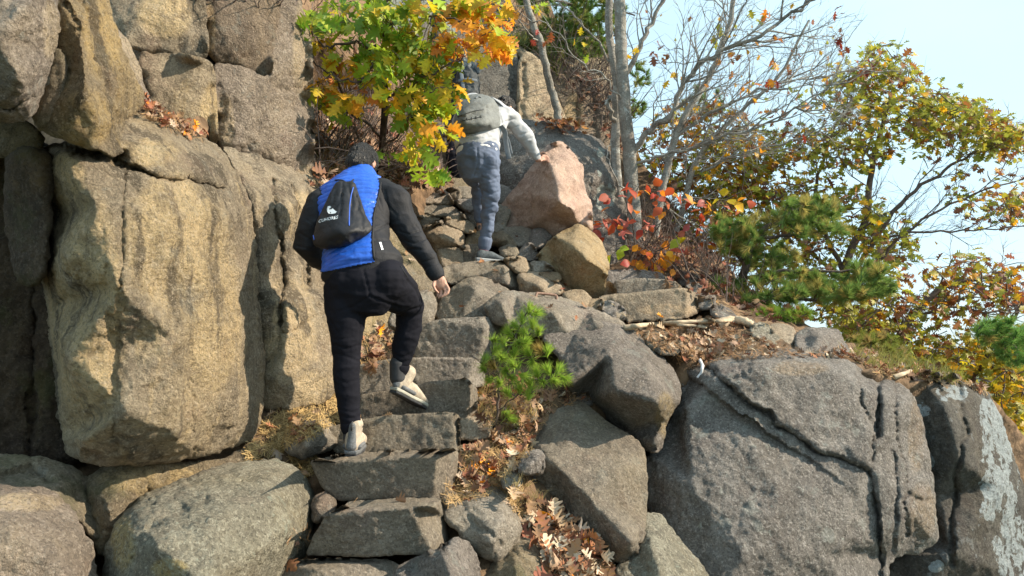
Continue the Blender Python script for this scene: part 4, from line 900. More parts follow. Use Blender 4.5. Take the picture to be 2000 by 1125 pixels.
# white mark on the side panel
decal('reflective_print', [([(740.5+k*1.6, 473+k*5.2), (744.5+k*1.6, 472.5+k*5.2), (746+k*1.6, 477+k*5.2), (742+k*1.6, 477.6+k*5.2)], [[0, 1, 2, 3]]) for k in range(3)], bj, M['white_print'], p1, .004)
# trousers
V, F = [], []
loft(V, F, [sec(709, 508, 3.96, 74, .125), sec(709, 535, 3.92, 75, .14), sec(709, 556, 3.9, 75, .145), sec(706, 575, 3.9, 70, .14)], 24)
ball(V, F, P(757, 548, 3.90), (.118, .13, .12)); ball(V, F, P(680, 556, 3.89), (.115, .13, .13))
loft(V, F, [(P(*p), r*p[2]/FPX, r*p[2]/FPX) for p, r in zip([(675, 560, 3.9), (676, 605, 3.9), (677, 640, 3.88), (676, 680, 3.87), (676, 732, 3.86), (681, 790, 3.86), (687, 832, 3.86)], (44, 41, 34, 28, 25, 22, 20))], 20)
loft(V, F, [(P(*p), r*p[2]/FPX, r*p[2]/FPX) for p, r in zip([(750, 548, 3.92), (778, 573, 4.02), (800, 602, 4.12), (799, 642, 4.13), (789, 678, 4.13), (782, 714, 4.13)], (48, 42, 29, 26, 24, 17))], 20)
v, f, n_ = remesh(V, F, .0075, 5)
v = fold(v, n_, .006, 4.0, (1, 1, 1.6), 21.); v = fold(v, n_, .0025, 13, (1, 1, 1.8), 31.)
v = crease(v, n_, [([(708, 522), (716, 550), (722, 576)], 3., .009), ([(722, 578), (690, 600), (660, 608)], 4, .010), ([(722, 578), (750, 590), (780, 600)], 4, .012), ([(790, 540), (812, 566), (822, 590)], 3.5, .009), ([(828, 598), (800, 606), (780, 618)], 3.5, .010), ([(826, 612), (800, 622), (782, 634)], 3, .008), ([(820, 640), (795, 650)], 3, .006),
  ([(650, 672), (676, 682), (702, 674)], 3.5, .009), ([(652, 690), (680, 697), (700, 706)], 3, .008), ([(652, 664), (690, 660)], 3, .006), ([(655, 740), (676, 748), (698, 742)], 3, .006), ([(664, 800), (688, 806), (704, 800)], 3, .008), ([(666, 814), (690, 818), (706, 812)], 3, .007), ([(768, 690), (786, 698), (804, 690)], 3, .007), ([(766, 704), (784, 709), (798, 704)], 3, .006), ([(700, 600), (704, 640), (700, 680)], 3, .006), ([(640, 620), (660, 650)], 3, .006),
  ([(752, 530), (790, 532)], 2.5, .004), ([(640, 545), (664, 552)], 2.5, .004)])
mesh_obj('trousers', v, f, M['trouser'], p1)
for ln in ([(783, 520), (800, 548)], [(788, 518), (805, 546)]): drape('pocket_zip', ln, .0022, M['sole'], p1, BVHTree.FromPolygons([Vector(a) for a in v], f))
for (x, y, d, r) in ((687, 834, 3.86, .060), (781, 720, 4.13, .056)):
    V, F = [], []; loft(V, F, [(P(x, y-5, d), r, r), (P(x, y+2, d), r*.97, r*.97)], 20); add_piece('trouser_hem', V, F, .006, M['trouser'], p1, 1)
boot(p1, P(685, 893, 3.80), (-.04, 1., .05), (0.05, -.05, 1.), s=1.12, mats=('boot', 'bootgrey', 'sole', 'bootgrey'))
boot(p1, P(769, 768, 4.08), (.44, .72, -.34), (.30, .25, 1.), s=1.02)
for y0, x0, d0 in ((845, 687, 3.86), (728, 777, 4.12)):
    V, F = [], []; loft(V, F, [(P(x0, y0-20, d0), .047, .048), (P(x0, y0+12, d0), .045, .048)], 14); add_piece('sock', V, F, .006, M['sole'], p1, 1)

# drawstring bag hanging on the back
bg_ = empty('drawstring_bag', P(665, 430, 3.9), 'black drawstring bag with white lettering hanging on the blue jacket', 'bag')
bo = [(661, 353, 4.08), (676, 356, 4.06), (692, 354, 4.06), (702, 385, 3.99), (716, 425, 3.89), (728, 441, 3.86), (726, 452, 3.84), (712, 463, 3.83), (690, 472, 3.81), (660, 482, 3.80), (632, 486, 3.80), (614, 480, 3.82), (611, 466, 3.84), (618, 436, 3.89), (632, 405, 3.95), (648, 372, 4.03)]
v, f, att = surface(bo, inner=[(672, 380, 3.96), (672, 420, 3.83), (660, 450, 3.74), (690, 450, 3.75), (640, 460, 3.76), (676, 470, 3.75)], s=3, R=14, soft=6, T=.10, amp=.004, nsc=8, fine=0., jag=.6, cr=6, grow=1,
   cuts=[([(668, 356), (664, 420)], 3.5, .018), ([(680, 356), (686, 400), (684, 430)], 3, .016), ([(676, 358), (652, 410)], 3, .012), ([(690, 360), (704, 420), (708, 445)], 3.5, .014), ([(655, 372), (636, 420)], 3, .010), ([(640, 470), (690, 462), (720, 448)], 3, .006)])
mesh_obj('bag_body', v, f, M['bagcloth'], bg_)
bb = BVHTree.FromPolygons([Vector(a) for a in v], f)
drape('piping', [(690, 366), (686, 380), (683, 400), (682, 425), (682, 446)], .0032, M['bluepipe'], bg_)
drape('piping', [(617, 428), (611.5, 445), (612, 460), (614, 471)], .0032, M['bluepipe'], bg_)
ang = RX(13)
def tp(txt, x0, y0, size, ang, shear=0., bend=0.):
    (vs, fs), = text_polys(txt, 0, 0, 1, 0)
    out = []
    for x, yneg in vs:
        y = -yneg; X = (x+shear*y)*size; Y = y*size+bend*math.sin(min(1, max(0, x/4.2))*math.pi)
        out.append((x0+X*math.cos(ang)+Y*math.sin(ang)*-0-0, y0-X*math.sin(ang)-Y*math.cos(ang)))
    return [(out, fs)]
decal('lettering', tp('CUHORES', 621.5, 435.5, 8.7, ang, .12, .8), bb, M['white_print'], bg_)
decal('small_lettering', tp('DOVER', 628, 425.5, 4.2, ang, .1), bb, M['white_print'], bg_) if False else None
decal('emblem', [([(640, 403), (644, 402), (648, 404.5), (652, 409), (656, 412.5), (658.5, 413), (655, 416.5), (649, 417.5), (642, 417), (639, 413), (638.5, 408)], [list(range(11))])], bb, M['white_print'], bg_)
# cords over the shoulders
for line in ([(676, 357, 4.07), (668, 352, 4.12), (655, 352, 4.16), (648, 356, 4.2)], [(684, 357, 4.07), (692, 350, 4.15), (706, 346, 4.2), (722, 350, 4.24)]):
    V, F = [], []; tube(V, F, catmull([P(*p) for p in line], 4), .0045, 6); mesh_obj('cord', V, F, M['bagcloth'], bg_)
V, F = [], []; tube(V, F, catmull([P(724, 446, 3.9), P(730, 440, 3.95), P(738, 425, 4.05)], 4), .004, 6); mesh_obj('cord', V, F, M['bagcloth'], bg_)

# --- upper climber in grey
p2 = empty('person', P(950, 512, 6.3), 'climber in light grey sweatshirt and slate blue joggers, one hand on the pink boulder', 'person', 'hikers on the stairway')
V, F = [], []
h2 = P(985, 214, 6.75); Rh2 = Matrix.Rotation(RX(-40), 3, 'Z') @ Matrix.Rotation(RX(-45), 3, 'X')
face(V, F, h2, Rh2, .98)
loft(V, F, [(P(978, 222, 6.72), .055, .055), (P(966, 232, 6.66), .058, .058)], 12)
loft(V, F, [sec(960, 215, 6.62, 36, .09), sec(940, 250, 6.45, 34, .11), sec(934, 290, 6.36, 28, .10), sec(934, 308, 6.34, 22, .09)])
a2 = [(985, 222, 6.6), (1008, 243, 6.62), (1030, 268, 6.65), (1043, 295, 6.7), (1050, 312, 6.72)]
b2 = [(912, 205, 6.6), (898, 240, 6.75), (893, 268, 6.9), (900, 282, 7.0)]
loft(V, F, [(P(*p), r, r) for p, r in zip(a2, (.055, .045, .04, .033, .026))], 12)
loft(V, F, [(P(*p), r, r) for p, r in zip(b2, (.055, .045, .04, .033))], 12)
g2 = [(950, 320, 6.32), (957, 360, 6.31), (956, 400, 6.33), (952, 440, 6.35), (947, 488, 6.36)]
k2 = [(914, 318, 6.36), (922, 345, 6.55), (931, 368, 6.74), (934, 405, 6.8), (936, 448, 6.85)]
loft(V, F, [(P(*p), r, r) for p, r in zip(g2, (.065, .045, .038, .030, .028))], 12)
loft(V, F, [(P(*p), r, r) for p, r in zip(k2, (.045, .035, .028, .024, .022))], 12)
hb = P(1053, 314, 6.72)
loft(V, F, [(P(1050, 310, 6.72), .026, .018), (hb, .034, .016), (P(1058, 309, 6.74), .034, .014)], 12)
for i in range(4):
    c0 = P(1059, 304+i*3.2, 6.75); finger(V, F, [c0, c0+Vector((.028, .015, .008)), c0+Vector((.05, .02, -.004)), c0+Vector((.062, .02, -.02))], .0085)
c0 = P(1052, 304, 6.71); finger(V, F, [c0, c0+Vector((.02, -.01, .02)), c0+Vector((.035, -.01, .03)), c0+Vector((.048, -.005, .03))], .009)
lh = P(902, 286, 7.02)
loft(V, F, [(P(900, 282, 7.0), .026, .018), (lh, .034, .016)], 12)
for i in range(4):
    c0 = lh+Vector((-.025+.016*i, .02, -.03)); finger(V, F, [c0, c0+Vector((0, .01, -.03)), c0+Vector((0, 0, -.05)), c0+Vector((0, -.01, -.065))], .008)
c0 = lh+Vector((.03, .0, .0)); finger(V, F, [c0, c0+Vector((.015, .0, -.02)), c0+Vector((.018, 0, -.035)), c0+Vector((.015, 0, -.045))], .009)
add_piece('body', V, F, .0058, M['skin'], p2, 2)
V, F = [], []
q = lambda x, y, z: h2+Rh2 @ Vector((x, y, z))
ball(V, F, q(0, -.008, .030), (.087, .104, .104), Rh2); ball(V, F, q(0, -.045, -.03), (.072, .066, .07), Rh2)
add_piece('hair', V, F, .007, M['hair'], p2, 2, .012, 40)
V, F = [], []
loft(V, F, [sec(966, 214, 6.62, 38, .10), sec(952, 230, 6.56, 46, .13), sec(940, 250, 6.48, 44, .15), sec(934, 272, 6.4, 43, .15), sec(933, 288, 6.36, 44, .155, Vector((1, 0, -.3)))], 24)
loft(V, F, [(P(*p), r*6.6/FPX, r*6.6/FPX) for p, r in zip([(965, 222, 6.6), (990, 228, 6.6), (1010, 247, 6.62), (1030, 270, 6.65), (1042, 294, 6.7), (1049, 308, 6.72)], (24, 22, 17, 15, 12, 9))], 16)
loft(V, F, [(P(*p), r*6.6/FPX, r*6.6/FPX) for p, r in zip([(925, 205, 6.6), (910, 212, 6.65), (898, 240, 6.75), (893, 266, 6.9), (899, 280, 7.)], (24, 22, 15, 13, 10))], 16)
v, f, n_ = remesh(V, F, .0085, 5)
v = fold(v, n_, .014, 5, (1, 1, 1.3), 2.)
v = crease(v, n_, [([(980, 240), (1005, 232)], 2.5, .012), ([(990, 255), (1012, 246)], 2.5, .010), ([(1016, 264), (1034, 258)], 2.5, .012), ([(1022, 276), (1040, 268)], 2.5, .010), ([(900, 268), (930, 272), (965, 266)], 2.5, .010), ([(905, 280), (950, 284)], 2.5, .008), ([(974, 215), (984, 250)], 2.5, .010)])
mesh_obj('sweatshirt', v, f, M['sweat'], p2)
V, F = [], []; loft(V, F, [sec(933, 292, 6.36, 41, .15), sec(933, 299, 6.35, 42.5, .153)], 24)
add_piece('tshirt_hem', V, F, .009, M['tee'], p2, 1)
V, F = [], []
loft(V, F, [sec(933, 288, 6.37, 41, .15), sec(933, 310, 6.34, 44, .17), sec(933, 328, 6.35, 40, .15)], 22)
ball(V, F, P(914, 316, 6.33), (.105, .12, .13)); ball(V, F, P(953, 316, 6.31), (.108, .12, .13))
loft(V, F, [(P(*p), r*6.4/FPX, r*6.4/FPX) for p, r in zip([(949, 322, 6.32), (956, 350, 6.31), (958, 380, 6.31), (956, 405, 6.33), (953, 435, 6.35), (948, 470, 6.36)], (25, 20, 18, 16.5, 15, 10))], 18)
loft(V, F, [(P(*p), r*6.4/FPX, r*6.4/FPX) for p, r in zip([(914, 320, 6.36), (922, 345, 6.55), (931, 368, 6.74), (933, 400, 6.8), (936, 430, 6.84)], (23, 18, 13, 11, 9))], 18)
v, f, n_ = remesh(V, F, .0085, 5)
v = fold(v, n_, .013, 5, (1, 1, 1.8), 5.); v = fold(v, n_, .004, 13, (1, 1, 1.8), 15.)
v = crease(v, n_, [([(932, 290), (934, 320), (925, 342)], 2.5, .016), ([(940, 345), (960, 352), (974, 345)], 2.5, .012), ([(944, 372), (960, 380), (974, 374)], 2.5, .012), ([(942, 385), (968, 395)], 2.5, .012), ([(942, 410), (966, 402)], 2.5, .010), ([(940, 425), (964, 432)], 2.5, .010), ([(940, 448), (960, 455)], 2.5, .010), ([(945, 300), (968, 306), (968, 325), (946, 320), (945, 300)], 1.6, .006), ([(972, 300), (976, 330)], 2, .008)])
mesh_obj('joggers', v, f, M['jogger'], p2)
V, F = [], []; loft(V, F, [(P(948, 468, 6.36), .062, .062), (P(946, 482, 6.36), .056, .056)], 16); add_piece('ankle_cuff', V, F, .007, M['jogger'], p2, 1)
V, F = [], []; loft(V, F, [(P(946, 478, 6.36), .045, .045), (P(944, 496, 6.36), .043, .045)], 16); add_piece('sock', V, F, .007, M['sock'], p2, 1)
boot(p2, P(932, 510, 6.30), (.93, .36, -.05), (0, -.12, 1.), s=.92, high=False, mats=('shoe2', 'shoe2', 'sole2', 'sole2'), name='shoe')
boot(p2, P(934, 458, 6.88), (.1, 1., .0), (0, -.05, 1.), s=.92, high=False, mats=('shoe2', 'shoe2', 'sole2', 'sole2'), name='shoe')
# backpack
bp_ = empty('backpack', P(925, 250, 6.3), 'grey box-shaped backpack worn by the climber in the light sweatshirt', 'backpack')
po = [(912, 186, 6.55), (935, 182, 6.55), (960, 188, 6.52), (973, 205, 6.48), (977, 225, 6.42), (978, 248, 6.36), (968, 252, 6.3), (945, 256, 6.27), (912, 262, 6.25), (893, 257, 6.28), (887, 242, 6.32), (890, 222, 6.38), (898, 200, 6.46)]
v, f, att = surface(po, inner=[(925, 195, 6.36), (945, 215, 6.25), (905, 245, 6.1), (940, 245, 6.1), (958, 200, 6.36), (953, 240, 6.14), (905, 222, 6.2)], s=3, R=9, soft=3, T=.16, amp=.006, nsc=8, fine=0., jag=.4, cr=8, grow=0, cuts=[([(893, 232), (925, 222), (952, 218)], 2, .02), ([(900, 212), (930, 206), (955, 204)], 1.6, .014), ([(952, 204), (955, 250)], 2, .015), ([(890, 246), (950, 243), (970, 240)], 1.6, .008)])
mesh_obj('pack_body', v, f, M['pack'], bp_); b2v = BVHTree.FromPolygons([Vector(a) for a in v], f)
drape('zip', [(894, 228), (925, 217), (951, 213)], .004, M['packd'], bp_, b2v)
drape('zip', [(888, 258), (915, 262), (950, 256), (976, 251)], .006, M['packd'], bp_, b2v)
drape('pull_tab', [(900, 237), (925, 231), (945, 228)], .004, M['packd'], bp_, b2v)
for k in range(5): drape('webbing_loop', [(903+k*9, 232-k*1.6), (904+k*9, 238-k*1.6)], .004, M['packd'], bp_, b2v)
drape('top_handle', [(928, 192), (934, 189), (942, 191)], .007, M['strap'], bp_, b2v, .01)
V, F = [], []
def band(V, F, pts, w, t=.003, side=Vector((1, 0, 0))):
    loft(V, F, [(Vector(p), w, t, side) for p in pts], 10)
band(V, F, catmull([P(978, 246, 6.36), P(986, 258, 6.4), P(988, 280, 6.42), P(994, 310, 6.42)], 4), .022); mesh_obj('hanging_strap', V, F, M['strap'], bp_)
V, F = [], []; band(V, F, catmull([P(984, 256, 6.42), P(993, 275, 6.46), P(999, 300, 6.46)], 4), .012); mesh_obj('hanging_strap', V, F, M['strap'], bp_)
V, F = [], []; band(V, F, catmull([P(960, 190, 6.55), P(985, 212, 6.55), P(990, 240, 6.56), P(978, 250, 6.5)], 5), .03, .008, Vector((0, 1, .3))); mesh_obj('shoulder_strap', V, F, M['strap'], bp_)

# --- hiker in black farther up, mostly hidden
p3 = empty('person', P(905, 362, 7.7), 'hiker in black clothes partly hidden behind the oak leaves and the grey climber', 'person', 'hikers on the stairway')
V, F = [], []
h3 = P(899, 118, 8.6); Rh3 = Matrix.Rotation(RX(-10), 3, 'Z') @ Matrix.Rotation(RX(-30), 3, 'X')
face(V, F, h3, Rh3, .98)
loft(V, F, [(P(898, 132, 8.55), .056, .056), (P(898, 150, 8.5), .06, .06)], 12)
loft(V, F, [sec(898, 160, 8.45, 30, .09), sec(898, 215, 8.25, 24, .11), sec(898, 270, 8.1, 24, .12)])
hnd = P(902, 356, 7.75)
loft(V, F, [(P(876, 170, 8.4), .055, .055), (P(872, 215, 8.2), .045, .045), (P(880, 260, 8.0), .04, .04)], 12)
loft(V, F, [(P(892, 275, 8.05), .085, .085), (P(884, 300, 7.9), .065, .065), (P(893, 335, 7.85), .05, .05), (P(899, 356, 7.8), .036, .036)], 12)
loft(V, F, [(P(912, 275, 8.1), .085, .085), (P(918, 310, 8.0), .065, .065), (P(915, 345, 8.0), .05, .05)], 12)
add_piece('body', V, F, .009, M['skin'], p3, 2)
V, F = [], []; q = lambda x, y, z: h3+Rh3 @ Vector((x, y, z))
ball(V, F, q(0, -.008, .030), (.087, .104, .104), Rh3); add_piece('hair', V, F, .01, M['hair'], p3, 1, .012, 40)
V, F = [], []
loft(V, F, [sec(898, 152, 8.48, 30, .10), sec(898, 175, 8.4, 34, .13), sec(897, 215, 8.25, 27, .13), sec(897, 250, 8.12, 26, .14), sec(897, 272, 8.1, 24, .14)], 20)
loft(V, F, [(P(878, 165, 8.42), .07, .07), (P(871, 215, 8.2), .06, .06), (P(879, 258, 8.), .05, .05)], 14)
loft(V, F, [(P(918, 165, 8.42), .07, .07), (P(924, 215, 8.25), .06, .06), (P(920, 250, 8.15), .05, .05)], 14)
add_piece('jacket', V, F, .01, M['blackcloth'], p3, 4, .02, 7)
V, F = [], []
loft(V, F, [(P(897, 268, 8.1), .13, .13), (P(890, 290, 7.98), .10, .10), (P(886, 308, 7.9), .082, .082), (P(893, 335, 7.85), .07, .07), (P(898, 351, 7.82), .05, .05)], 16)
loft(V, F, [(P(905, 270, 8.12), .12, .12), (P(918, 305, 8.05), .085, .085), (P(916, 335, 8.0), .07, .07), (P(915, 348, 8.), .05, .05)], 16)
add_piece('leggings', V, F, .009, M['trouser'], p3, 4, .014, 10)
V, F = [], []; loft(V, F, [(P(898, 354, 7.8), .042, .042), (P(903, 358, 7.76), .04, .03), (P(908, 361, 7.72), .034, .022)], 12); add_piece('shoe', V, F, .007, plain('orange_brown_shoe', (.42, .20, .12), .7), p3, 1)
V, F = [], []; loft(V, F, [(P(914, 352, 8.0), .042, .042), (P(917, 357, 7.96), .04, .03)], 12); add_piece('shoe', V, F, .007, M['sole'], p3, 1)
bp3 = empty('backpack', P(915, 150, 8.2), 'dark hiking backpack with a grey top pocket showing above the grey climber', 'backpack')
V, F = [], []
loft(V, F, [sec(912, 140, 8.3, 20, .10), sec(914, 165, 8.25, 23, .12), sec(914, 200, 8.15, 22, .12)], 16); add_piece('pack_body', V, F, .009, M['packd'], bp3, 3, .02, 9)
V, F = [], []; loft(V, F, [sec(905, 120, 8.35, 17, .08), sec(912, 136, 8.3, 20, .09)], 16); add_piece('pack_lid', V, F, .008, M['pack'], bp3, 2, .015, 12)
V, F = [], []; loft(V, F, [(P(934, 142, 8.25), .02, .03), (P(936, 132, 8.24), .045, .03), (P(938, 122, 8.24), .035, .03)], 12); add_piece('side_pocket', V, F, .007, M['strap'], bp3, 1)
V, F = [], []; band(V, F, [P(897, 120, 8.2), P(902, 150, 8.13), P(906, 190, 8.03)], .02); mesh_obj('strap', V, F, M['strap'], bp3)
V, F = [], []; band(V, F, [P(896, 158, 8.1), P(916, 154, 8.09), P(932, 158, 8.12)], .015, .004, Vector((0, 0, 1))); mesh_obj('strap', V, F, M['strap'], bp3)
# ------------------------------------------------------------------ small laid things
SURF = BVHTree.FromPolygons([Vector(a) for a in np.concatenate(ALLV)], ALLF)
EYE = Vector((0, 0, CAMZ))
def hit(x, y):
    d = (P(x, y, 1)-EYE).normalized(); h = SURF.ray_cast(EYE, d)
    return (h[0], h[1] if h[1].dot(d) < 0 else -h[1]) if h[0] is not None else (None, None)
def lay(name, label, cat, line, r0, r1, mat, lift=.6, sides=8, group=None):
    smp = []
    for i in range(len(line)-1):
        for k in range(4): smp.append((line[i][0]+(line[i+1][0]-line[i][0])*k/4, line[i][1]+(line[i+1][1]-line[i][1])*k/4))
    smp.append(line[-1]); ds = []
    for x, y in smp:
        a, b = hit(x, y); ds.append(toPx(a)[2][0] if a is not None else 99)
    pts = [P(x, y, min(ds[max(0, i-3):i+4])-r0*lift) for i, (x, y) in enumerate(smp)]
    pts = pts[::2] if len(pts) % 2 else pts[::2]+[pts[-1]]
    if len(pts) < 2: return
    pts = catmull(pts, 4); V, F = [], []; n = len(pts)
    tube(V, F, pts, [r0+(r1-r0)*i/(n-1)+rnd.uniform(-.12, .12)*r0 for i in range(n)], sides)
    ob = mesh_obj(name, V, F, mat); tag(ob, label, cat, group); return ob
lay('stick', 'long bleached stick lying along the foot of the far steps', 'stick', [(1218, 641), (1250, 636), (1290, 632), (1340, 629), (1390, 628), (1432, 626)], .021, .012, M['stick'])
lay('stick', 'thinner forked stick lying just behind the long bleached stick', 'stick', [(1262, 640), (1300, 634), (1350, 636), (1380, 640)], .014, .009, M['stick'])
lay('root', 'thick pale root crossing the litter at the right end of the bleached stick', 'root', [(1400, 634), (1425, 627), (1450, 626), (1468, 634)], .045, .03, M['stick'])
lay('twig', 'crooked white twig hanging over the crack of the dark grey face', 'twig', [(1366, 702), (1372, 714), (1370, 727), (1362, 738)], .013, .008, plain('white_dead_wood', (.6, .6, .6), .8, .1))
lay('twig', 'short white twig stuck upright in the leaf litter on the ledge', 'twig', [(1384, 662), (1388, 669), (1386, 678)], .010, .008, M['stick'])
lay('stick', 'short grey stick on the rim beside the reddish flat stone', 'stick', [(1746, 737), (1765, 730), (1792, 720)], .018, .012, M['stick'])
V, F = [], []
rp = [P(1044, 590, 5.33), P(1048, 574, 5.36), P(1054, 573, 5.38), P(1082, 576, 5.42), P(1087, 579, 5.42), P(1087, 590, 5.4)]
tube(V, F, catmull(rp, 3), .010, 8)
ir = mesh_obj('iron_rung', V, F, plain('rusty_iron', (.22, .13, .09), .6, .3, 60)); tag(ir, 'bent iron rung set into the lit-topped slab', 'iron rung')

# ------------------------------------------------------------------ leaves
OAK = [(0, .0), (.02, .02), (.12, .025), (.18, .16), (.24, .26), (.30, .14), (.36, .13), (.42, .32), (.47, .46), (.53, .40), (.56, .20), (.62, .17), (.68, .34), (.76, .40), (.78, .24), (.82, .13), (.88, .16), (.94, .12), (1., .0)]
ROUND = [(0, 0), (.1, .12), (.25, .26), (.45, .34), (.65, .30), (.85, .16), (1., 0)]
def leaf_shape(prof, fold_, curl, twist, seed):
    r = random.Random(seed); V = []; F = []
    n = len(prof); mid = []
    def z(x, y): return fold_*abs(x)+curl*(y-.3)**2+twist*x*(y-.5)
    for t, w in prof: V.append((0, t, z(0, t))); mid.append(len(V)-1)
    for sg in (-1, 1):
        side = []
        for t, w in prof:
            w2 = w*(1+r.uniform(-.12, .12)); tt = min(1, t+ (.05 if w > .3 else 0))
            V.append((sg*w2, tt, z(sg*w2, tt)+r.uniform(-.015, .015))); side.append(len(V)-1)
        for i in range(n-1):
            q = [mid[i], side[i], side[i+1], mid[i+1]]
            if prof[i][1] == 0: q = [mid[i], side[i+1], mid[i+1]]
            elif prof[i+1][1] == 0: q = [mid[i], side[i], mid[i+1]]
            F.append(q if sg > 0 else q[::-1])
    V += [(0, -.22, -.05), (.012, 0, 0), (-.012, 0, 0)]; k = len(V); F.append([k-3, k-2, k-1])
    return np.array(V, float), F
SHAPES = {'oak': [leaf_shape(OAK, f_, c_, t_, i) for i, (f_, c_, t_) in enumerate([(.25, -.2, .2), (.1, -.45, -.3), (.4, -.1, .1), (-.15, -.35, .35)])],
          'dry': [leaf_shape(OAK, f_, c_, t_, i+9) for i, (f_, c_, t_) in enumerate([(.5, .7, .4), (-.4, -.8, -.6), (.7, .3, .5), (.2, .9, -.5)])],
          'round': [leaf_shape(ROUND, f_, c_, t_, i+20) for i, (f_, c_, t_) in enumerate([(.25, -.2, .2), (.1, -.45, -.3), (.4, -.1, .1)])]}
COLS = {'green': (.18, .34, .025), 'lime': (.38, .50, .03), 'yellow': (.72, .55, .025), 'amber': (.80, .43, .02), 'orange': (.80, .29, .025), 'red': (.48, .08, .03), 'pink': (.55, .16, .12),
        'olive': (.28, .32, .045), 'oliveg': (.46, .44, .05), 'rust': (.32, .13, .04), 'maroon': (.22, .035, .02), 'brown': (.26, .15, .09), 'tan': (.40, .27, .18), 'dark': (.13, .065, .04), 'pale': (.52, .41, .30), 'redbrown': (.30, .125, .07)}
_lm = {}
def leaf_mesh(kind, si, cname, mat):
    k = (kind, si, cname)
    if k not in _lm:
        v, f = SHAPES[kind][si]; me = bpy.data.meshes.new('leaf'); me.from_pydata(v.tolist(), [], f); me.materials.append(mat)
        me.polygons.foreach_set('use_smooth', [True]*len(f))
        a = me.attributes.new('leafcol', 'FLOAT_COLOR', 'POINT'); a.data.foreach_set('color', np.tile((*COLS[cname], 1), len(v)).astype(np.float32))
        _lm[k] = me
    return _lm[k]
def basis(y, nrm):
    y = Vector(y).normalized(); z = Vector(nrm); z = z-y*z.dot(y)
    z = z.normalized() if z.length > 1e-4 else y.orthogonal().normalized(); x = y.cross(z)
    return Matrix((x, y, z)).transposed()
def put_leaves(root, items, kind, mat, nparts, stuff_name='foliage'):
    """items: (pos, dir, normal, size, colour)"""
    items = list(items); ns = len(SHAPES[kind])
    order = sorted(range(len(items)), key=lambda i: -(items[i][3]/max(.5, (items[i][0]-EYE).length)))
    SV, SF, SCl = [], [], []; base = 0
    for rank, i in enumerate(order):
        p, d, nr, sz, c = items[i]; R3 = basis(d, nr); si = rnd.randrange(ns)
        if rank < nparts:
            ob = bpy.data.objects.new('leaf', leaf_mesh(kind, si, c, mat)); COL.objects.link(ob); ob.parent = root
            ob.matrix_local = Matrix.Translation(Vector(p)-root.location) @ R3.to_4x4() @ Matrix.Diagonal((sz*rnd.uniform(.85, 1.1), sz, sz, 1))
        else:
            v, f = SHAPES[kind][si]; w = (v*sz) @ np.array(R3).T + np.array(p)
            SV.append(w); SF += [[a+base for a in ff] for ff in f]; base += len(v)
            cc = np.array(COLS[c])*rnd.uniform(.75, 1.2); SCl.append(np.tile((*np.clip(cc, 0, 1), 1), (len(v), 1)))
    if SV:
        ob = mesh_obj(stuff_name, np.concatenate(SV), SF, mat, root); ob['kind'] = 'stuff'
        a = ob.data.attributes.new('leafcol', 'FLOAT_COLOR', 'POINT'); a.data.foreach_set('color', np.concatenate(SCl).astype(np.float32).ravel())
def pick(w):
    t = rnd.uniform(0, sum(x[1] for x in w))
    for c, k in w:
        t -= k
        if t <= 0: return c
    return w[0][0]
def rv(s=1.): return Vector((rnd.gauss(0, s), rnd.gauss(0, s), rnd.gauss(0, s)))

class Limbs:
    def __init__(s): s.V = []; s.F = []; s.pts = []; s.tips = []
    def limb(s, pts, r0, r1, sides=6, k=4, jit=0.):
        q = catmull(pts, k); n = len(q)
        if jit: q = [q[0]]+[a+rv(jit) for a in q[1:-1]]+[q[-1]]
        tube(s.V, s.F, q, [r0+(r1-r0)*i/(n-1) for i in range(n)], sides, cap=False); s.pts += q; return q
    def spawn(s, q, n, L, r, lev, up=.1, spread=.9, bias=None, t0=.15):
        for i in range(n):
            t = t0+(1-t0)*(i+rnd.random())/n; j = min(len(q)-2, int(t*(len(q)-1)))
            d = (q[j+1]-q[j]).normalized(); e = (d+rv(.45*spread)+Vector((0, 0, up))).normalized()
            if bias: e = (e+bias*.35).normalized()
            l = L*rnd.uniform(.5, 1.15); m = 5; p = q[j].copy(); pts = [p.copy()]; ee = e.copy()
            for a in range(m):
                ee = (ee+rv(.2)+Vector((0, 0, .03))).normalized(); p = p+ee*l/m; pts.append(p.copy())
            rr = r*rnd.uniform(.7, 1.2)
            tube(s.V, s.F, pts, [rr*(1-.8*a/m) for a in range(m+1)], 4 if lev < 2 else 5, cap=False)
            s.pts += pts[2:]; s.tips.append((pts[-1], ee))
            if lev > 1: s.spawn(pts, 4, L*.55, r*.5, lev-1, up, spread, bias, .25)
    def to(s, c, r=.004):
        """a twig from the nearest wood to point c"""
        b = min(s.pts, key=lambda p: (p-c).length_squared + (.6 if p.z > c.z+.25 else 0)); dl = c-b
        if dl.length < .02: return
        m = b+dl*.5+rv(.04*dl.length)+Vector((0, 0, .04*dl.length))
        tube(s.V, s.F, [b, m, c], [r*1.3, r, r*.6], 4, cap=False)
    def build(s, name, mat, root): return mesh_obj(name, s.V, s.F, mat, root)

def poly_sample(poly, n):
    xs = [p[0] for p in poly]; ys = [p[1] for p in poly]; o_ = []
    while len(o_) < n:
        x = rnd.uniform(min(xs), max(xs)); y = rnd.uniform(min(ys), max(ys))
        if inside(np.array([x]), np.array([y]), poly)[0]: o_.append((x, y))
    return o_

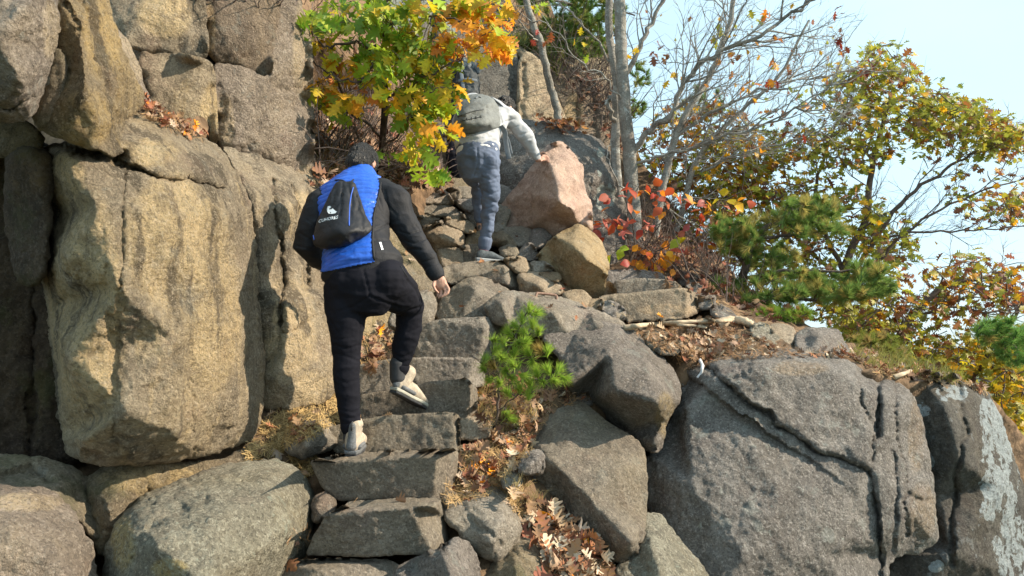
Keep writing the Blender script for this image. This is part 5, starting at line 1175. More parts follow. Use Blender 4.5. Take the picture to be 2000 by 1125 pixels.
# --- yellow green oak hanging over the stairway
t = empty('oak_tree', P(745, 345, 6.6), 'young oak with green, yellow and orange leaves overhanging the stairway above the blue climber', 'tree')
L = Limbs()
D0 = 5.7
m1 = L.limb([P(742, 350, 6.5), P(747, 280, 6.2), P(752, 190, 5.95), P(748, 110, 5.85), P(752, 70, 5.8), P(740, 0, 5.8), P(738, -80, 5.8)], .030, .018, 8)
L.build('trunk', M['bark'], t); trunk_pts = L.pts
bl = [([(752, 190, 5.95), (790, 170, 5.8), (850, 140, 5.6), (905, 110, 5.5)], .013), ([(750, 215, 5.95), (785, 200, 5.7), (820, 185, 5.6), (850, 172, 5.5)], .010), ([(748, 110, 5.85), (720, 135, 5.7), (700, 160, 5.6), (660, 150, 5.6), (610, 118, 5.6)], .012),
      ([(748, 100, 5.85), (690, 80, 5.7), (640, 90, 5.6), (608, 60, 5.5)], .014), ([(745, 60, 5.8), (800, 30, 5.8), (870, 35, 5.7), (960, 60, 5.7)], .013), ([(740, 10, 5.8), (820, -20, 5.8), (930, 0, 5.8), (1000, 20, 5.8)], .012),
      ([(742, 0, 5.8), (680, -20, 5.7), (620, 0, 5.6)], .011), ([(747, 270, 6.2), (700, 230, 6.0), (655, 190, 5.8), (630, 200, 5.7)], .012), ([(746, 290, 6.2), (790, 250, 5.9), (810, 230, 5.7), (850, 300, 5.6)], .010),
      ([(744, 320, 6.3), (690, 250, 6.1), (668, 180, 5.9), (650, 110, 5.8)], .011)]
for pts, r in bl:
    l2 = Limbs(); q_ = l2.limb([P(*p) for p in pts], r, r*.4, 6, 5, .012); l2.spawn(q_, 5, .28, r*.35, 2, 0, 1.2); l2.build('branch', M['bark'], t); L.pts += l2.pts
G_ = [('green', 4), ('lime', 5), ('yellow', 1.4)]; Y_w = [('lime', 3), ('yellow', 5), ('green', 1), ('amber', 1)]; O_w = [('yellow', 3), ('amber', 5), ('orange', 4), ('lime', 1)]; A_w = [('amber', 3), ('yellow', 3), ('lime', 2), ('orange', 1.5)]
blobs = [(640, 20, 45, 25, 26, G_), (610, 40, 25, 25, 10, G_), (700, 30, 45, 30, 30, G_), (760, 20, 50, 28, 34, G_), (740, 80, 50, 35, 34, G_), (800, 70, 45, 40, 34, G_), (720, 120, 45, 28, 22, G_), (780, 130, 45, 40, 36, G_), (840, 110, 35, 35, 26, Y_w),
         (835, 165, 42, 28, 30, G_), (868, 178, 28, 22, 16, Y_w), (800, 180, 40, 30, 20, Y_w), (815, 213, 42, 24, 24, Y_w), (850, 208, 26, 18, 9, G_), (860, 10, 50, 25, 28, Y_w), (910, 50, 40, 40, 34, O_w), (960, 40, 40, 45, 44, O_w), (985, 70, 25, 30, 18, O_w),
         (950, 95, 30, 25, 20, A_w), (870, 80, 35, 25, 20, O_w), (930, 0, 50, 20, 22, Y_w), (640, 165, 35, 18, 20, A_w), (625, 190, 25, 20, 14, A_w), (690, 200, 25, 20, 12, O_w), (655, 200, 30, 20, 12, Y_w), (645, 215, 14, 12, 4, Y_w), (825, 240, 40, 25, 22, G_),
         (830, 280, 28, 22, 14, Y_w), (870, 268, 14, 14, 5, O_w), (845, 335, 22, 22, 7, G_), (815, 300, 22, 20, 6, G_), (670, 130, 25, 20, 10, A_w), (878, 150, 18, 22, 8, G_), (625, 95, 25, 25, 8, Y_w), (745, 300, 12, 12, 3, G_)]
items = []
for bx, by, rx_, ry_, n_, w_ in blobs:
    nc = max(1, n_//4)
    for c_ in range(nc):
        a = rnd.uniform(0, 6.28); r_ = math.sqrt(rnd.random())
        c = P(bx+rx_*r_*math.cos(a), by+ry_*r_*math.sin(a)-6, rnd.uniform(5.35, 6.1)); L.to(c, .003)
        for k in range(max(1, round(1.35*n_/nc))):
            a2_ = rnd.uniform(0, 6.28); d = Vector((math.cos(a2_)*.8, math.sin(a2_)*.5, -.55+rnd.gauss(0, .35))).normalized()
            nr = Vector((rnd.gauss(.2, .5), rnd.gauss(-.6, .5), rnd.gauss(.5, .4)))
            items.append((c+d*.03+rv(.014), d, nr, rnd.choice((rnd.uniform(.12, .175), rnd.uniform(.08, .13))), pick(w_)))
tw = Limbs(); tw.V, tw.F = L.V[:], L.F[:]
nv = len(m1)*8
ob = mesh_obj('twigs', L.V, L.F, M['bark'], t); ob['kind'] = 'stuff'
put_leaves(t, items, 'oak', M['leaf'], 290)

# --- right hand trees
def tree(name, label, base, limbs, trunk_mat, spawn=(), seedtips=True, sides=10):
    root = empty(name, base, label, 'tree'); allp = []
    for i, (pts, r0, r1, nm, sp) in enumerate(limbs):
        l_ = Limbs(); q_ = l_.limb([P(*p) for p in pts], r0, r1, sides if nm == 'trunk' else 6, 5, .006 if nm == 'trunk' else .015)
        if sp: l_.spawn(q_, *sp[0:4], **sp[4])
        l_.build(nm, trunk_mat, root); allp += l_.pts
    return root, allp
RB = Vector((.9, 0, .35))
bk = dict(up=.05, spread=1.25, bias=RB*.55)
t, bp1 = tree('birch_tree', 'thickest pale mottled trunk rising right of the big grey boulder', P(1240, 500, 8.2),
  [([(1244, 505, 8.2), (1238, 420, 8.2), (1232, 330, 8.2), (1222, 230, 8.2), (1216, 130, 8.2), (1212, 50, 8.2), (1206, -80, 8.2)], .085, .062, 'trunk', None),
   ([(1234, 302, 8.2), (1264, 261, 8.1), (1308, 224, 8.0), (1327, 179, 8.0), (1361, 134, 8.0), (1400, 104, 8.0), (1480, 70, 8), (1560, 20, 8), (1640, -40, 8)], .036, .014, 'branch', (22, .95, .012, 3, bk)),
   ([(1220, 150, 8.2), (1250, 90, 8.2), (1275, 40, 8.2), (1310, -30, 8.2)], .034, .020, 'branch', (7, .8, .009, 3, bk)),
   ([(1222, 210, 8.2), (1180, 150, 8.0), (1130, 120, 7.9), (1080, 60, 7.9), (1010, 20, 7.9)], .012, .004, 'branch', (6, .5, .005, 2, dict(up=0, spread=.8, bias=Vector((-1, 0, .1))))),
   ([(1240, 320, 8.2), (1316, 297, 8.0), (1400, 270, 7.9), (1500, 240, 7.9), (1590, 190, 7.9), (1680, 130, 7.9)], .018, .006, 'branch', (20, .9, .010, 3, bk)),
   ([(1232, 380, 8.2), (1200, 345, 8.0), (1185, 300, 8.0), (1195, 270, 8.0)], .012, .004, 'branch', None)], M['greybark'])
t, _ = tree('birch_tree', 'slimmer lichen spotted trunk standing close against the left of the thickest trunk', P(1215, 520, 8.35),
  [([(1222, 530, 8.4), (1213, 440, 8.4), (1205, 350, 8.4), (1202, 250, 8.4), (1203, 150, 8.4), (1190, 60, 8.4), (1188, -80, 8.4)], .062, .042, 'trunk', None),
   ([(1203, 240, 8.4), (1187, 215, 8.3), (1190, 190, 8.3), (1182, 205, 8.2)], .03, .012, 'broken_stub', None),
   ([(1200, 130, 8.4), (1150, 60, 8.3), (1110, 20, 8.3), (1050, 5, 8.2)], .012, .004, 'branch', (6, .5, .005, 2, dict(up=.1, spread=.9, bias=Vector((-1, 0, .2)))))], M['greybark'])
t, bp2_ = tree('birch_tree', 'pale trunk leaning right behind the red-leaved shrub', P(1275, 500, 8.8),
  [([(1272, 510, 8.8), (1285, 420, 8.8), (1300, 340, 8.8), (1318, 270, 8.8), (1345, 215, 8.8), (1385, 150, 8.8), (1420, 60, 8.8), (1440, -60, 8.8)], .055, .026, 'trunk', (17, 1.0, .012, 3, bk)),
   ([(1318, 270, 8.8), (1400, 215, 8.7), (1500, 170, 8.7), (1600, 150, 8.7)], .022, .007, 'branch', (16, .9, .010, 3, bk))], M['greybark'])
t, bp3_ = tree('birch_tree', 'thin forked pale trunk farthest right of the bare trees', P(1320, 480, 9.3),
  [([(1312, 490, 9.3), (1335, 400, 9.3), (1358, 320, 9.3), (1392, 270, 9.2), (1450, 215, 9.2), (1520, 150, 9.1), (1580, 40, 9.1)], .045, .014, 'trunk', (16, 1.0, .011, 3, bk)),
   ([(1350, 345, 9.3), (1420, 310, 9.2), (1480, 290, 9.1), (1560, 270, 9.1), (1640, 250, 9.1)], .018, .006, 'branch', (15, .8, .009, 3, bk))], M['greybark'])
t, _ = tree('birch_tree', 'slender pale trunk leaning against the ochre cliff slab', P(1098, 245, 9.1),
  [([(1098, 248, 9.1), (1082, 195, 9.1), (1068, 140, 9.05), (1056, 80, 9.0), (1042, 50, 9.0), (1022, -20, 9.0), (1010, -80, 9)], .050, .040, 'trunk', None),
   ([(1056, 82, 9.), (1030, 60, 8.8), (1000, 30, 8.7), (970, 15, 8.6)], .012, .004, 'branch', (5, .4, .004, 2, dict(up=0, spread=1.)))], M['greybark'])
# scattered leaves left on the bare trees
items = []
for (x, y, n_, w_) in [(1290, 100, 5, [('redbrown', 1)]), (1295, 105, 4, [('rust', 1)]), (1225, 105, 2, [('amber', 1)]), (1510, 102, 4, [('orange', 1)]), (1640, 20, 3, [('maroon', 1)]), (1645, 88, 4, [('maroon', 1)]), (1508, 150, 4, [('orange', 1), ('red', 1)]), (1455, 180, 3, [('orange', 1)]), (1508, 215, 5, [('rust', 1)]), (1690, 130, 5, [('maroon', 1)]), (1552, 265, 4, [('maroon', 1)]), (1430, 120, 5, [('rust', 1), ('orange', 1)]), (1055, 75, 5, [('red', 2), ('redbrown', 1)]), (1050, 20, 5, [('lime', 1), ('amber', 1)]), (1140, 60, 3, [('yellow', 1)]), (1150, 120, 2, [('lime', 1)]), (1330, 150, 4, [('amber', 1)]), (1400, 60, 5, [('oliveg', 1), ('amber', 1)]), (1480, 30, 6, [('oliveg', 1), ('orange', 1)]), (1560, 180, 6, [('orange', 1), ('oliveg', 1)])]:
    c = P(x, y, 8.1)
    for k in range(n_):
        d = (rv(.6)+Vector((0, 0, -.8))).normalized(); items.append((c+rv(.06), d, rv()+Vector((0, -1, .3)), rnd.uniform(.08, .13), pick(w_)))
for i in range(150):
    p = rnd.choice(bp1+bp2_+bp3_); x = toPx(p)[0][0]
    if x > 1240: items.append((p+rv(.01), (rv(.6)+Vector((0, 0, -.8))).normalized(), rv()+Vector((0, -1, .3)), rnd.uniform(.04, .085), pick([('rust', 2), ('amber', 2), ('redbrown', 2), ('oliveg', 2), ('orange', 1)])))
t = [o_ for o_ in COL.objects if o_.name == 'birch_tree'][0]
put_leaves(t, items, 'oak', M['leaf'], 90)

# oak with olive and rust leaves against the sky
def crown_tree(label, base, limbs, zones, dr, size, nparts, name='oak_tree', cl=5):
    root, ap = tree(name, label, base, limbs, M['twig'], sides=8)
    L_ = Limbs(); L_.pts = ap[:]; items = []
    for poly, n_, w_ in zones:
        for (x, y) in poly_sample(poly, int(n_*2.3)//cl):
            c = P(x, y, rnd.uniform(*dr)); L_.to(c, .006); L_.pts.append(c)
            for k in range(cl):
                a = rnd.uniform(0, 6.28); d = Vector((math.cos(a), math.sin(a)*.7, -.25+rnd.gauss(0, .45))).normalized()
                items.append((c+d*.05+rv(.05), d, Vector((rnd.gauss(.2, .6), rnd.gauss(-.4, .6), rnd.gauss(.7, .4))), size*rnd.uniform(.65, 1.15), pick(w_)))
    if L_.V: ob = mesh_obj('twigs', L_.V, L_.F, M['twig'], root); ob['kind'] = 'stuff'
    put_leaves(root, items, 'oak', M['leaf'], nparts)
    return root
OW = [('olive', 5), ('oliveg', 5), ('amber', 1), ('rust', 1.6), ('brown', .8)]; RW = [('olive', 2), ('oliveg', 3), ('rust', 3), ('amber', 2), ('redbrown', 2)]
fz = dict(up=.05, spread=1.15, bias=Vector((.5, 0, .1)))
crown_tree('oak with olive and rust leaves spreading against the sky at the right', P(1690, 690, 9.6),
  [([(1665, 700, 10.2), (1655, 600, 10), (1650, 520, 10), (1690, 430, 10), (1700, 350, 10), (1720, 260, 10), (1740, 180, 10)], .075, .022, 'trunk', (8, .9, .012, 3, dict(up=.1, spread=1.))),
   ([(1652, 540, 10), (1610, 450, 10), (1590, 380, 10), (1620, 280, 10), (1650, 200, 10)], .035, .01, 'branch', (7, .8, .010, 3, dict(up=.1, spread=1.))),
   ([(1655, 560, 10), (1700, 480, 10), (1760, 400, 9.8), (1830, 340, 9.8), (1900, 300, 9.8), (1970, 260, 9.8)], .035, .010, 'branch', (9, .8, .010, 3, fz)),
   ([(1655, 570, 10), (1720, 500, 9.8), (1800, 430, 9.6), (1900, 380, 9.6), (2020, 340, 9.6)], .024, .008, 'branch', (12, .8, .008, 3, fz)),
   ([(1660, 560, 10), (1560, 470, 10.2), (1500, 400, 10.2), (1450, 340, 10.2), (1400, 310, 10.2)], .030, .010, 'branch', (7, .7, .010, 2, dict(up=.1, spread=1.))),
   ([(1700, 470, 10), (1800, 455, 9.8), (1900, 450, 9.7), (2020, 440, 9.6)], .018, .006, 'branch', (10, .7, .007, 3, fz))],
  [([(1590, 200), (1640, 140), (1735, 70), (1780, 130), (1840, 185), (1800, 260), (1720, 270), (1640, 250)], 430, OW), ([(1780, 200), (1850, 180), (1940, 205), (2010, 260), (1985, 305), (1900, 300), (1800, 290)], 430, OW), ([(1940, 240), (2010, 250), (1990, 310), (1930, 300)], 60, RW),
   ([(1560, 250), (1680, 260), (1760, 290), (1700, 330), (1590, 330), (1540, 300)], 200, OW), ([(1245, 300), (1300, 220), (1400, 190), (1480, 240), (1380, 330), (1300, 380)], 240, [('rust', 3), ('olive', 3), ('amber', 2), ('brown', 3)]), ([(1340, 290), (1420, 250), (1520, 255), (1545, 310), (1500, 350), (1440, 400), (1370, 420), (1330, 360)], 420, [('oliveg', 4), ('amber', 3), ('olive', 3), ('rust', 2)]), ([(1620, 350), (1690, 370), (1790, 470), (1760, 520), (1690, 500), (1610, 450)], 240, OW), ([(1450, 380), (1620, 330), (1640, 430), (1500, 420)], 110, RW), ([(1800, 330), (1900, 320), (2010, 330), (2000, 470), (1850, 420)], 50, RW), ([(1880, 390), (2010, 370), (2010, 430), (1920, 440)], 70, RW)],
  (9.2, 10.8), .125, 290)
crown_tree('rusty green oak crown growing from below the right edge of the ledge', P(1800, 760, 7.8),
  [([(1740, 700, 8.2), (1770, 640, 8), (1810, 585, 8), (1860, 555, 8), (1930, 540, 8)], .05, .02, 'trunk', (7, .7, .010, 3, fz)),
   ([(1780, 625, 8), (1850, 600, 8), (1930, 610, 8), (2020, 600, 8)], .02, .008, 'branch', (8, .6, .008, 2, fz)), ([(1900, 760, 8.2), (1930, 690, 8), (1970, 640, 8), (2030, 560, 8)], .03, .012, 'branch', (7, .6, .008, 3, fz))],
  [([(1690, 510), (1780, 540), (1870, 490), (1960, 510), (2010, 560), (2010, 640), (1900, 610), (1800, 640), (1720, 620)], 330, RW), ([(1640, 620), (1740, 600), (1800, 650), (1880, 690), (1880, 735), (1780, 715), (1680, 680)], 300, OW), ([(1860, 650), (2010, 640), (2010, 900), (1980, 870), (1950, 790), (1890, 740)], 420, [('oliveg', 4), ('yellow', 2), ('olive', 3), ('amber', 2)]), ([(1930, 760), (2015, 740), (2015, 900), (1990, 890)], 80, [('yellow', 3), ('oliveg', 3)])],
  (7.4, 8.8), .11, 150)
# yellow green brush on the slope behind the trunks
crown_tree('low oak thicket with yellow-green leaves behind the bare trunks', P(1420, 540, 9.8),
  [([(1400, 560, 9.9), (1410, 480, 9.8), (1430, 400, 9.8), (1460, 330, 9.8)], .03, .012, 'trunk', (8, .7, .009, 3, dict(up=.1, spread=1.2))), ([(1480, 560, 9.6), (1510, 490, 9.6), (1560, 440, 9.5), (1600, 380, 9.5)], .03, .012, 'trunk', (8, .7, .009, 3, dict(up=.1, spread=1.2)))],
  [([(1330, 380), (1440, 330), (1560, 380), (1620, 460), (1680, 560), (1560, 560), (1440, 520), (1340, 470)], 900, [('oliveg', 3), ('olive', 3), ('rust', 3), ('amber', 1.5), ('brown', 2)]), ([(1600, 560), (1700, 560), (1760, 660), (1660, 660), (1600, 620)], 300, OW)],
  (9.2, 10.2), .10, 60, name='oak_thicket')
for a_ in [o_ for o_ in COL.objects if o_.name.startswith('oak_thicket')]: a_['category'] = 'thicket'

# --- red leaved shrub
t = empty('red_shrub', P(1250, 520, 7.6), 'shrub with big red, pink and orange leaves at the foot of the pale trunks', 'shrub')
L = Limbs(); cl_ = []
for pts in ([(1232, 520), (1225, 470), (1200, 430), (1178, 415)], [(1235, 520), (1240, 460), (1232, 400), (1250, 355)], [(1240, 520), (1270, 470), (1300, 420), (1320, 385)], [(1245, 520), (1300, 480), (1350, 440), (1400, 405)], [(1240, 520), (1260, 500), (1285, 495), (1310, 500)]):
    l2 = Limbs(); q_ = l2.limb([P(x, y, 7.5-.08*i) for i, (x, y) in enumerate(pts)], .008, .003, 5, 4, .01); l2.spawn(q_, 4, .2, .003, 1, 0, 1.2); l2.build('branch', M['bark'], t); L.pts += l2.pts
items = []
PR = [('red', 4), ('pink', 4), ('orange', 2)]; OR = [('orange', 4), ('red', 2), ('amber', 3), ('pink', 1)]
for (x, y, sp, n_, w_) in [(1178, 440, 20, 9, PR), (1205, 445, 20, 9, PR), (1195, 395, 14, 4, PR), (1240, 365, 18, 6, PR), (1270, 370, 20, 8, PR), (1290, 395, 20, 7, PR), (1230, 425, 22, 8, PR), (1270, 440, 18, 6, PR), (1250, 500, 22, 12, OR), (1285, 510, 24, 18, OR), (1310, 500, 20, 12, OR), (1275, 535, 18, 8, OR), (1330, 380, 18, 6, OR), (1365, 410, 20, 8, OR), (1395, 405, 16, 5, OR), (1360, 440, 18, 6, PR), (1330, 465, 10, 3, [('yellow', 2), ('lime', 1)]), (1418, 392, 12, 4, [('yellow', 3), ('lime', 2)]), (1212, 480, 8, 2, [('lime', 1)]), (1185, 500, 12, 4, [('amber', 1), ('lime', 1)]), (1440, 400, 16, 5, OR), (1410, 440, 18, 5, PR), (1375, 475, 10, 3, PR)]:
    for k in range(n_):
        c = P(x+rnd.gauss(0, sp*.6), y+rnd.gauss(0, sp*.55), 7.3+rnd.uniform(-.2, .2)); L.to(c, .0022)
        d = Vector((rnd.gauss(0, .7), rnd.gauss(0, .5), rnd.gauss(-.4, .4))).normalized()
        items.append((c, d, Vector((rnd.gauss(.2, .5), rnd.gauss(-.6, .5), rnd.gauss(.6, .4))), rnd.uniform(.08, .14), pick(w_)))
ob = mesh_obj('twigs', L.V, L.F, M['bark'], t); ob['kind'] = 'stuff'
put_leaves(t, items, 'round', M['leaf'], 220)

# ------------------------------------------------------------------ pines
def needles(VV, FF, CC, c, d, n, ln, w, col, spread=.75):
    d = Vector(d).normalized()
    for i in range(n):
        e = (d+rv(spread*.6)).normalized(); s_ = e.cross(Vector((rnd.random(), rnd.random(), rnd.random()))).normalized()*w
        a = c-d*ln*.5*rnd.random(); l = ln*rnd.uniform(.7, 1.1); b = len(VV)
        VV += [a-s_, a+s_, a+e*l]; FF.append([b, b+1, b+2])
        k = rnd.uniform(.65, 1.35); CC += [(col[0]*k, col[1]*k, col[2]*k, 1)]*3
def pine(name, label, base, branches, tufts, ln, w, nper, cat='pine', col=(.10, .20, .035), old=(.30, .22, .07), pold=.1, scatter=()):
    root = empty(name, base, label, cat); L_ = Limbs()
    for i, (pts, r0, r1) in enumerate(branches):
        l2 = Limbs(); l2.limb([P(*p) for p in pts], r0, r1, 6, 4, .006); l2.build('trunk' if i == 0 else 'branch', M['bark'], root); L_.pts += l2.pts
    tl = list(tufts)
    for (cx, cy, rx_, ry_, d0, d1, n_) in scatter:
        for i in range(n_):
            a = rnd.uniform(0, 6.28); r_ = math.sqrt(rnd.random()); tl.append((cx+rx_*r_*math.cos(a), cy+ry_*r_*math.sin(a), rnd.uniform(d0, d1)))
    VV, FF, CC = [], [], []
    for tpt in tl:
        c = P(*tpt[:3]); b = min(L_.pts, key=lambda p: (p-c).length_squared); d = (c-b)
        d = (d.normalized() if d.length > .01 else Vector((0, 0, 1)))+Vector((0, 0, .45))+rv(.2)
        L_.to(c, .004)
        m_ = b.lerp(c, .55)
        needles(VV, FF, CC, c, d, nper, ln, w, old if rnd.random() < pold else col)
        if (c-b).length > ln: needles(VV, FF, CC, m_, d, nper//2, ln, w, old if rnd.random() < pold*1.6 else col)
        L_.pts.append(c)
    if L_.V: ob = mesh_obj('twigs', L_.V, L_.F, M['bark'], root); ob['kind'] = 'stuff'
    ob = mesh_obj('needles', VV, FF, M['needle'], root, smooth=False); ob['kind'] = 'stuff'
    a = ob.data.attributes.new('leafcol', 'FLOAT_COLOR', 'POINT'); a.data.foreach_set('color', np.array(CC, np.float32).ravel())
    return root
pine('pine_sapling', 'little bright green pine growing beside the steps', P(975, 850, 4.3),
  [([(968, 850, 4.35), (973, 790, 4.33), (978, 730, 4.3), (992, 690, 4.3), (1012, 645, 4.3), (1032, 608, 4.28)], .009, .004), ([(976, 765, 4.33), (1010, 745, 4.28), (1055, 740, 4.22), (1098, 728, 4.2)], .006, .003), ([(984, 705, 4.3), (1025, 695, 4.25), (1068, 688, 4.2)], .005, .003), ([(975, 750, 4.32), (955, 735, 4.3), (945, 705, 4.28)], .004, .003), ([(1000, 670, 4.3), (1030, 655, 4.27), (1052, 650, 4.25)], .004, .003), ([(975, 800, 4.33), (1010, 775, 4.25), (1040, 768, 4.2)], .004, .003), ([(978, 740, 4.3), (960, 690, 4.35), (965, 660, 4.4)], .004, .003)],
  [(1034, 604, 4.28), (1048, 612, 4.27), (1020, 622, 4.3), (1006, 636, 4.32), (1040, 632, 4.25), (1052, 648, 4.24), (1024, 650, 4.28), (994, 650, 4.3), (985, 668, 4.35), (965, 664, 4.38), (968, 684, 4.33), (948, 702, 4.3), (944, 722, 4.28), (962, 716, 4.28), (984, 700, 4.25), (1004, 690, 4.25), (1030, 688, 4.22), (1052, 684, 4.2), (1070, 686, 4.2), (1040, 706, 4.2), (1012, 712, 4.2), (988, 726, 4.22), (958, 742, 4.3), (975, 748, 4.28), (1000, 738, 4.2), (1024, 734, 4.18), (1048, 728, 4.2), (1070, 724, 4.18), (1092, 722, 4.2), (1104, 738, 4.2), (1082, 744, 4.18), (1060, 746, 4.2), (1036, 752, 4.2), (1014, 760, 4.2), (992, 768, 4.25), (1032, 770, 4.2), (1012, 670, 4.25), (998, 818, 4.3), (1002, 712, 4.15), (1025, 668, 4.22), (978, 698, 4.2)],
  .075, .0021, 150, col=(.36, .52, .08), old=(.50, .38, .12), pold=.06)
pine('pine_tree', 'dark green pine with flat layered branches right of the far steps', P(1450, 600, 7.4),
  [([(1448, 600, 7.5), (1450, 550, 7.4), (1462, 500, 7.3), (1480, 460, 7.3), (1520, 430, 7.3), (1580, 400, 7.3)], .05, .02), ([(1455, 520, 7.4), (1430, 480, 7.2), (1405, 450, 7.1)], .02, .01), ([(1475, 465, 7.3), (1540, 460, 7.2), (1620, 450, 7.2)], .02, .008), ([(1450, 570, 7.4), (1540, 585, 7.1), (1640, 580, 7.0), (1730, 565, 7.0)], .025, .008), ([(1450, 545, 7.4), (1530, 530, 7.1), (1620, 530, 7.0), (1700, 525, 7)], .02, .008), ([(1450, 580, 7.4), (1410, 570, 7.2), (1380, 555, 7.1)], .015, .008)],
  [], .095, .0032, 75, col=(.165, .25, .06), old=(.38, .32, .10), pold=.22,
  scatter=[(1440, 465, 45, 32, 6.9, 7.5, 80), (1500, 500, 60, 25, 7.2, 8, 50), (1410, 440, 25, 20, 6.9, 7.4, 22), (1590, 405, 55, 20, 7.0, 7.6, 60), (1550, 425, 45, 18, 7, 7.6, 40), (1600, 450, 55, 14, 6.9, 7.4, 36), (1480, 440, 40, 20, 7, 7.6, 26), (1600, 575, 110, 16, 6.7, 7.3, 110), (1560, 545, 100, 16, 6.8, 7.5, 60), (1690, 530, 45, 18, 6.8, 7.2, 40), (1700, 560, 50, 20, 6.8, 7.3, 40), (1420, 560, 40, 16, 7, 7.5, 28), (1500, 585, 60, 12, 6.8, 7.2, 30)])
pine('low_pine', 'low clump of green pine growing at the edge below the layered pine', P(1525, 640, 6.7),
  [([(1525, 642, 6.7), (1522, 620, 6.6), (1530, 605, 6.6)], .012, .006), ([(1525, 630, 6.7), (1560, 618, 6.5), (1585, 612, 6.5)], .008, .004), ([(1525, 630, 6.7), (1490, 620, 6.5), (1475, 615, 6.5)], .008, .004)], [], .075, .0024, 70, col=(.20, .34, .05), old=(.40, .24, .09), pold=.12, scatter=[(1530, 612, 62, 15, 6.4, 6.9, 75)])
pine('pine_tree', 'drooping dark pine bough entering from the right edge', P(2040, 660, 6.6),
  [([(2060, 640, 6.4), (2010, 655, 6.4), (1960, 650, 6.4), (1915, 640, 6.4)], .03, .008), ([(2050, 670, 6.4), (2000, 690, 6.4), (1955, 700, 6.4)], .02, .006)], [], .09, .0026, 70, col=(.15, .26, .06), pold=.06, scatter=[(1960, 650, 55, 26, 6.2, 6.7, 75), (1985, 690, 40, 22, 6.2, 6.7, 40)])
pine('pine_tree', 'dark pine boughs on top of the back cliff between the trunks', P(1120, 130, 10.8),
  [([(1115, 140, 10.9), (1118, 60, 10.8), (1125, -40, 10.8)], .06, .04), ([(1118, 90, 10.8), (1080, 70, 10.5), (1050, 60, 10.4)], .02, .01), ([(1118, 70, 10.8), (1160, 60, 10.5), (1200, 70, 10.4)], .02, .01), ([(1122, 20, 10.8), (1180, 10, 10.5), (1240, 30, 10.4)], .02, .01), ([(1122, 10, 10.8), (1070, 0, 10.5), (1030, 10, 10.4)], .02, .01)], [], .10, .005, 50, col=(.12, .19, .04), old=(.28, .26, .07), pold=.25,
  scatter=[(1110, 50, 60, 22, 10.1, 11, 90), (1150, 90, 45, 22, 10, 10.8, 60), (1090, 95, 30, 18, 10, 10.6, 30), (1160, 15, 60, 25, 10, 11, 70), (1060, 5, 50, 18, 10, 11, 40), (1180, 45, 30, 20, 10, 10.8, 30), (1240, 215, 25, 20, 10, 10.6, 16), (1370, 200, 45, 30, 10.4, 11, 40), (1250, 150, 20, 30, 10.4, 11, 14)])
pine('low_pine', 'yellowish grassy pine scrub where the ledge meets the oaks', P(1700, 700, 6.9),
  [([(1700, 705, 6.9), (1700, 680, 6.8)], .01, .005), ([(1700, 700, 6.9), (1740, 685, 6.8), (1765, 680, 6.8)], .008, .004)], [], .08, .0024, 60, col=(.20, .24, .05), old=(.36, .27, .1), pold=.3, scatter=[(1705, 668, 50, 18, 6.6, 7.2, 55), (1745, 690, 35, 14, 6.5, 7, 30), (1690, 690, 30, 10, 6.5, 7, 24)])

# ------------------------------------------------------------------ litter
def litter(label, zones, npart, size, w_=(('brown', 5), ('tan', 3), ('redbrown', 3), ('dark', 2), ('pale', 2), ('orange', .25)), needle=0, nl=.07, ncol=(.42, .27, .13), loc=None, name='leaf_pile', pile=.02, kind='dry', maxd=99, minz=.12):
    root = empty(name, P(*loc) if loc else Vector((0, 0, 0)), label, 'leaf litter'); items = []; VV, FF, CC = [], [], []
    for poly, n_, nn_ in zones:
        for (x, y) in poly_sample(poly, n_):
            a, nrm = hit(x, y)
            if a is None or (a-EYE).length > maxd or nrm.z < minz: continue
            d = rv(); d = d-nrm*d.dot(nrm)*.8
            items.append((a+nrm*rnd.uniform(.002, pile)+Vector((0, 0, .004)), d, nrm+rv(.45), rnd.uniform(*size), pick(w_)))
        for (x, y) in poly_sample(poly, nn_):
            a, nrm = hit(x, y)
            if a is None or (a-EYE).length > maxd or nrm.z < minz: continue
            e = rv(); e = (e-nrm*e.dot(nrm)*.75).normalized(); l = nl*rnd.uniform(.6, 1.2); s_ = e.cross(nrm).normalized()*.0014*max(1, a.y/4); a = a+nrm*rnd.uniform(.002, .02)
            b = len(VV); VV += [a-s_-e*l*.5, a+s_-e*l*.5, a+s_+e*l*.5, a-s_+e*l*.5]; FF.append([b, b+1, b+2, b+3]); k = rnd.uniform(.5, 1.4); CC += [(ncol[0]*k, ncol[1]*k, ncol[2]*k, 1)]*4
    put_leaves(root, items, kind, M['dryleaf'], npart, 'loose_leaves')
    if VV:
        ob = mesh_obj('dry_needles', VV, FF, M['dryleaf'], root, smooth=False); ob['kind'] = 'stuff'
        a = ob.data.attributes.new('leafcol', 'FLOAT_COLOR', 'POINT'); a.data.foreach_set('color', np.array(CC, np.float32).ravel())
    return root
RBW = (('redbrown', 5), ('brown', 4), ('orange', .35), ('pale', 1), ('dark', 2), ('tan', 2))
litter('deep drift of brown and pale oak leaves beside the smooth slab at the bottom', [([(1020, 1000), (1060, 990), (1110, 1020), (1150, 1070), (1200, 1125), (1200, 1160), (1090, 1160), (1050, 1080)], 190, 60), ([(1060, 1005), (1120, 1050), (1170, 1110), (1100, 1110)], 60, 30)], 120, (.06, .115), RBW+(('pale', 2),), loc=(1100, 1060, 3.7), pile=.05)
